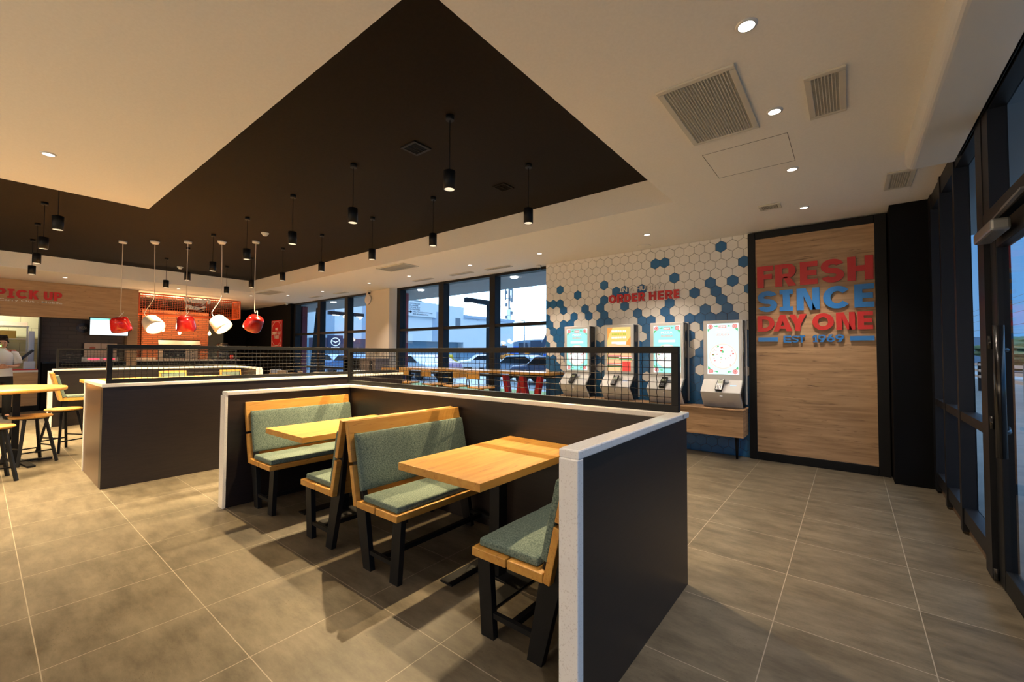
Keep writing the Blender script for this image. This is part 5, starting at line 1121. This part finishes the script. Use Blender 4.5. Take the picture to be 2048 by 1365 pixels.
car((-11.4, 17.6, -0.16), 0.05, paint((0.06, 0.08, 0.14)), 'dark car at the right edge of the right window bay')
car((-27.2, 16.4, -0.16), 0.15, paint((0.10, 0.20, 0.42)), 'blue car seen through the left window bay')
car((-32.0, 17.6, -0.16), 0.0, paint((0.35, 0.45, 0.6)), 'pale blue car at the far left of the left window bay')
car((-22.0, 18.9, -0.16), 0.1, paint((0.30, 0.20, 0.32)), 'mauve car at the right of the left window bay')
car((-20.5, 16.4, -0.16), 0.0, paint((0.55, 0.62, 0.72)), 'silver car left of the yellow loader')
oy_ = mat('machine_yellow', (0.75, 0.52, 0.03), 0.5); ora = mat('machine_orange', (0.75, 0.26, 0.03), 0.5); dkb = mat('machine_dark', (0.03, 0.05, 0.09), 0.5)
def excavator(loc, rz, m, label, s=1.0, up=True):
    t = thing('excavator', label, 'excavator', loc, rz, 'excavators outside'); t.scale = (s, s, s)
    b = nb()
    for y in (-0.9, 0.6): prism(b, [(-1.4, 0.05), (1.4, 0.05), (1.65, 0.35), (1.4, 0.7), (-1.4, 0.7), (-1.65, 0.35)], lambda u, v, d: (u, y + d, v), -0.0, 0.35)
    obj('tracks', b, dkb, t); obj('upper_body', box(nb(), -1.5, 0.8, -0.85, 0.85, 0.8, 1.5), m, t, bevel=0.08); obj('turret', box(nb(), -0.5, 0.5, -0.5, 0.5, 0.6, 0.8), dkb, t)
    obj('cab', prism(nb(), [(-0.2, 1.5), (1.0, 1.5), (1.1, 1.9), (0.8, 2.7), (-0.2, 2.7)], lambda u, v, d: (u, d, v), 0.0, 0.8), dkb, t)
    b = nb()
    if up: bar(b, (0.6, -0.3, 1.2), (1.6, -0.3, 3.3), 0.28, 0.36); bar(b, (1.6, -0.3, 3.3), (1.9, -0.3, 4.7), 0.26, 0.34); bar(b, (1.9, -0.3, 4.7), (2.7, -0.3, 3.2), 0.2, 0.26)
    else: bar(b, (0.6, -0.3, 1.2), (2.2, -0.3, 2.7), 0.28, 0.36); bar(b, (2.2, -0.3, 2.7), (3.4, -0.3, 2.2), 0.26, 0.3); bar(b, (3.4, -0.3, 2.2), (3.7, -0.3, 0.9), 0.2, 0.26)
    obj('boom', b, dkb if up else m, t)
    return t
excavator((-22.3, 31, -0.16), 0.3, dkb, 'dark excavator with raised boom at the right of the window', 1.0)
excavator((-27.5, 36, -0.16), 0.2, ora, 'orange excavator left of the one with the raised boom', 1.0, False)
excavator((-31.0, 38, -0.16), 2.6, ora, 'orange excavator by the third window mullion', 0.9, False)
def loader(loc, rz, label, s=1.0):
    t = thing('loader', label, 'loader', loc, rz, 'yellow loaders outside'); t.scale = (s, s, s)
    obj('loader_body', box(nb(), -1.2, 1.0, -0.55, 0.55, 0.7, 1.4), oy_, t, bevel=0.08); obj('cab', box(nb(), -0.4, 0.5, -0.5, 0.5, 1.4, 2.3), dkb, t, bevel=0.05); obj('bucket', prism(nb(), [(1.5, 0.2), (2.2, 0.2), (2.0, 0.9), (1.5, 0.8)], lambda u, v, d: (u, d, v), -0.8, 0.8), oy_, t)
    b = nb(); bar(b, (0.6, 0.4, 1.1), (1.7, 0.4, 0.5), 0.12, 0.2); bar(b, (0.6, -0.4, 1.1), (1.7, -0.4, 0.5), 0.12, 0.2); obj('lift_arm', b, oy_, t)
    for x in (-0.8, 0.7):
        for y in (-0.8, 0.45): obj('wheel', lathe(nb(), [(0.5, 0), (0.5, 0.33)], 20, c=(x, y + 0.34, 0.5), mat=Matrix.Rotation(PI / 2, 3, 'X')), dkb, t)
    return t
loader((-31, 28.2, -0.16), 0.8, 'yellow loader at the second mullion'); loader((-35.4, 25.4, -0.16), 0.3, 'yellow loader left of the mullion'); loader((-28.2, 31.6, -0.16), 2.2, 'yellow loader right of the second mullion', 0.9)
blu = mat('blue_container', (0.03, 0.16, 0.62), 0.5)
for x, y, s, l in ((-33.2, 47.5, 1, 'blue container behind the excavators at the right'), (-39.5, 50, 1, 'blue container behind the orange excavators'), (-29.8, 49.0, 1, 'blue container at the window edge')):
    o = obj('container', box(nb(), -1.3, 1.3, -1.2, 1.2, 0, 2.6), blu); o.location = (x, y, -0.16); tagp(o, l, 'container')
# hills, hedge, fence on the right, cables
t = obj('hill_range', None or nb(), MT['grey']) if False else None
hm = mat('distant_hill', (0.16, 0.24, 0.34), 0.9)
b = nb(); N = 40
for i in range(N):
    x = -150 + i * 7.5; x2 = x + 7.5; h = lambda q: 4.5 + 1.6 * math.sin(q * 0.05) + 0.8 * math.sin(q * 0.13 + 1)
    prism(b, [(x, 0), (x2, 0), (x2, h(x2)), (x, h(x))], lambda u, v, d: (u, 130 + d, v - 0.2), 0, 12)
tagp(obj('hill_range', b, hm), 'low blue hills on the horizon beyond the road', 'hill')
lm = noisy(mat('hedge_leaves', (0.03, 0.06, 0.02), 0.9), nscale=8, c1=(0.015, 0.035, 0.012), c2=(0.05, 0.10, 0.03))[0]
def bush(x, y, r, h, label):
    b = nb(); bmesh.ops.create_icosphere(b, subdivisions=4, radius=1); rr = random.Random(int(x * 10 + y))
    for v in b.verts:
        n = v.co.normalized(); k = 1 + 0.16 * math.sin(7 * n.x + x) * math.sin(6 * n.y + y) + 0.09 * math.sin(17 * n.z + 9 * n.x) + 0.07 * rr.random(); v.co = Vector((n.x * r * k, n.y * r * k, (n.z * k * 0.5 + 0.5) * h))
    o = obj('bush', b, lm); o.location = (x, y, -0.2); tagp(o, label, 'bush', 'hedge bushes outside the entrance')
for x, y, r, h in ((17, 46, 4, 2.4), (16, 60, 5, 3.0), (21, 75, 7, 3.5), (19, 36, 3, 1.9), (24, 95, 9, 4.5)): bush(x, y, r, h, 'rounded dark hedge bush across the road, seen through the entrance glass')
t = thing('terrace_fence', 'brown slatted terrace railing outside the entrance', 'fence', (4.2, 16, -0.09)); 
fm_ = mat('brown_rail', (0.28, 0.13, 0.07), 0.6)
for z in (0.55, 0.8, 1.05): obj('rail', box(nb(), -0.04, 0.04, -14, 14, z, z + 0.10), fm_, t)
for y in range(-14, 15, 2): obj('post', box(nb(), -0.05, 0.05, y - 0.04, y + 0.04, 0, 1.2), MT['black'], t)
for i, (x, z) in enumerate(((9, 4.2), (9.6, 5.4), (10.2, 6.4), (11, 7.4), (8.6, 3.4))):
    tagp(obj('power_cable', tube(nb(), [(x, -10, z), (x + 1, 30, z - 0.6), (x + 3, 90, z + 0.3)], 0.02, 5), MT['black']), 'overhead power cable outside the entrance glass, number %s from the ground' % ('two', 'three', 'four', 'five', 'one')[i] if False else ['second lowest', 'middle', 'second highest', 'highest', 'lowest'][i] + ' overhead power cable outside the entrance glass', 'cable')
for i, (x0, z0, x1, z1) in enumerate(((0, 6.9, 0, 8.6), (0, 5.6, 0, 9.6), (0, 5.1, 0, 5.9))):
    tagp(obj('power_cable', tube(nb(), [(-37.6, 39 + i, z0), (-14, 37 + i, (z0 + z1) / 2 - 0.5), (4, 36 + i, z1)], 0.025, 5), MT['grey']), ['upper', 'steep middle', 'lower'][i] + ' grey cable crossing the sky outside the window bays', 'cable')
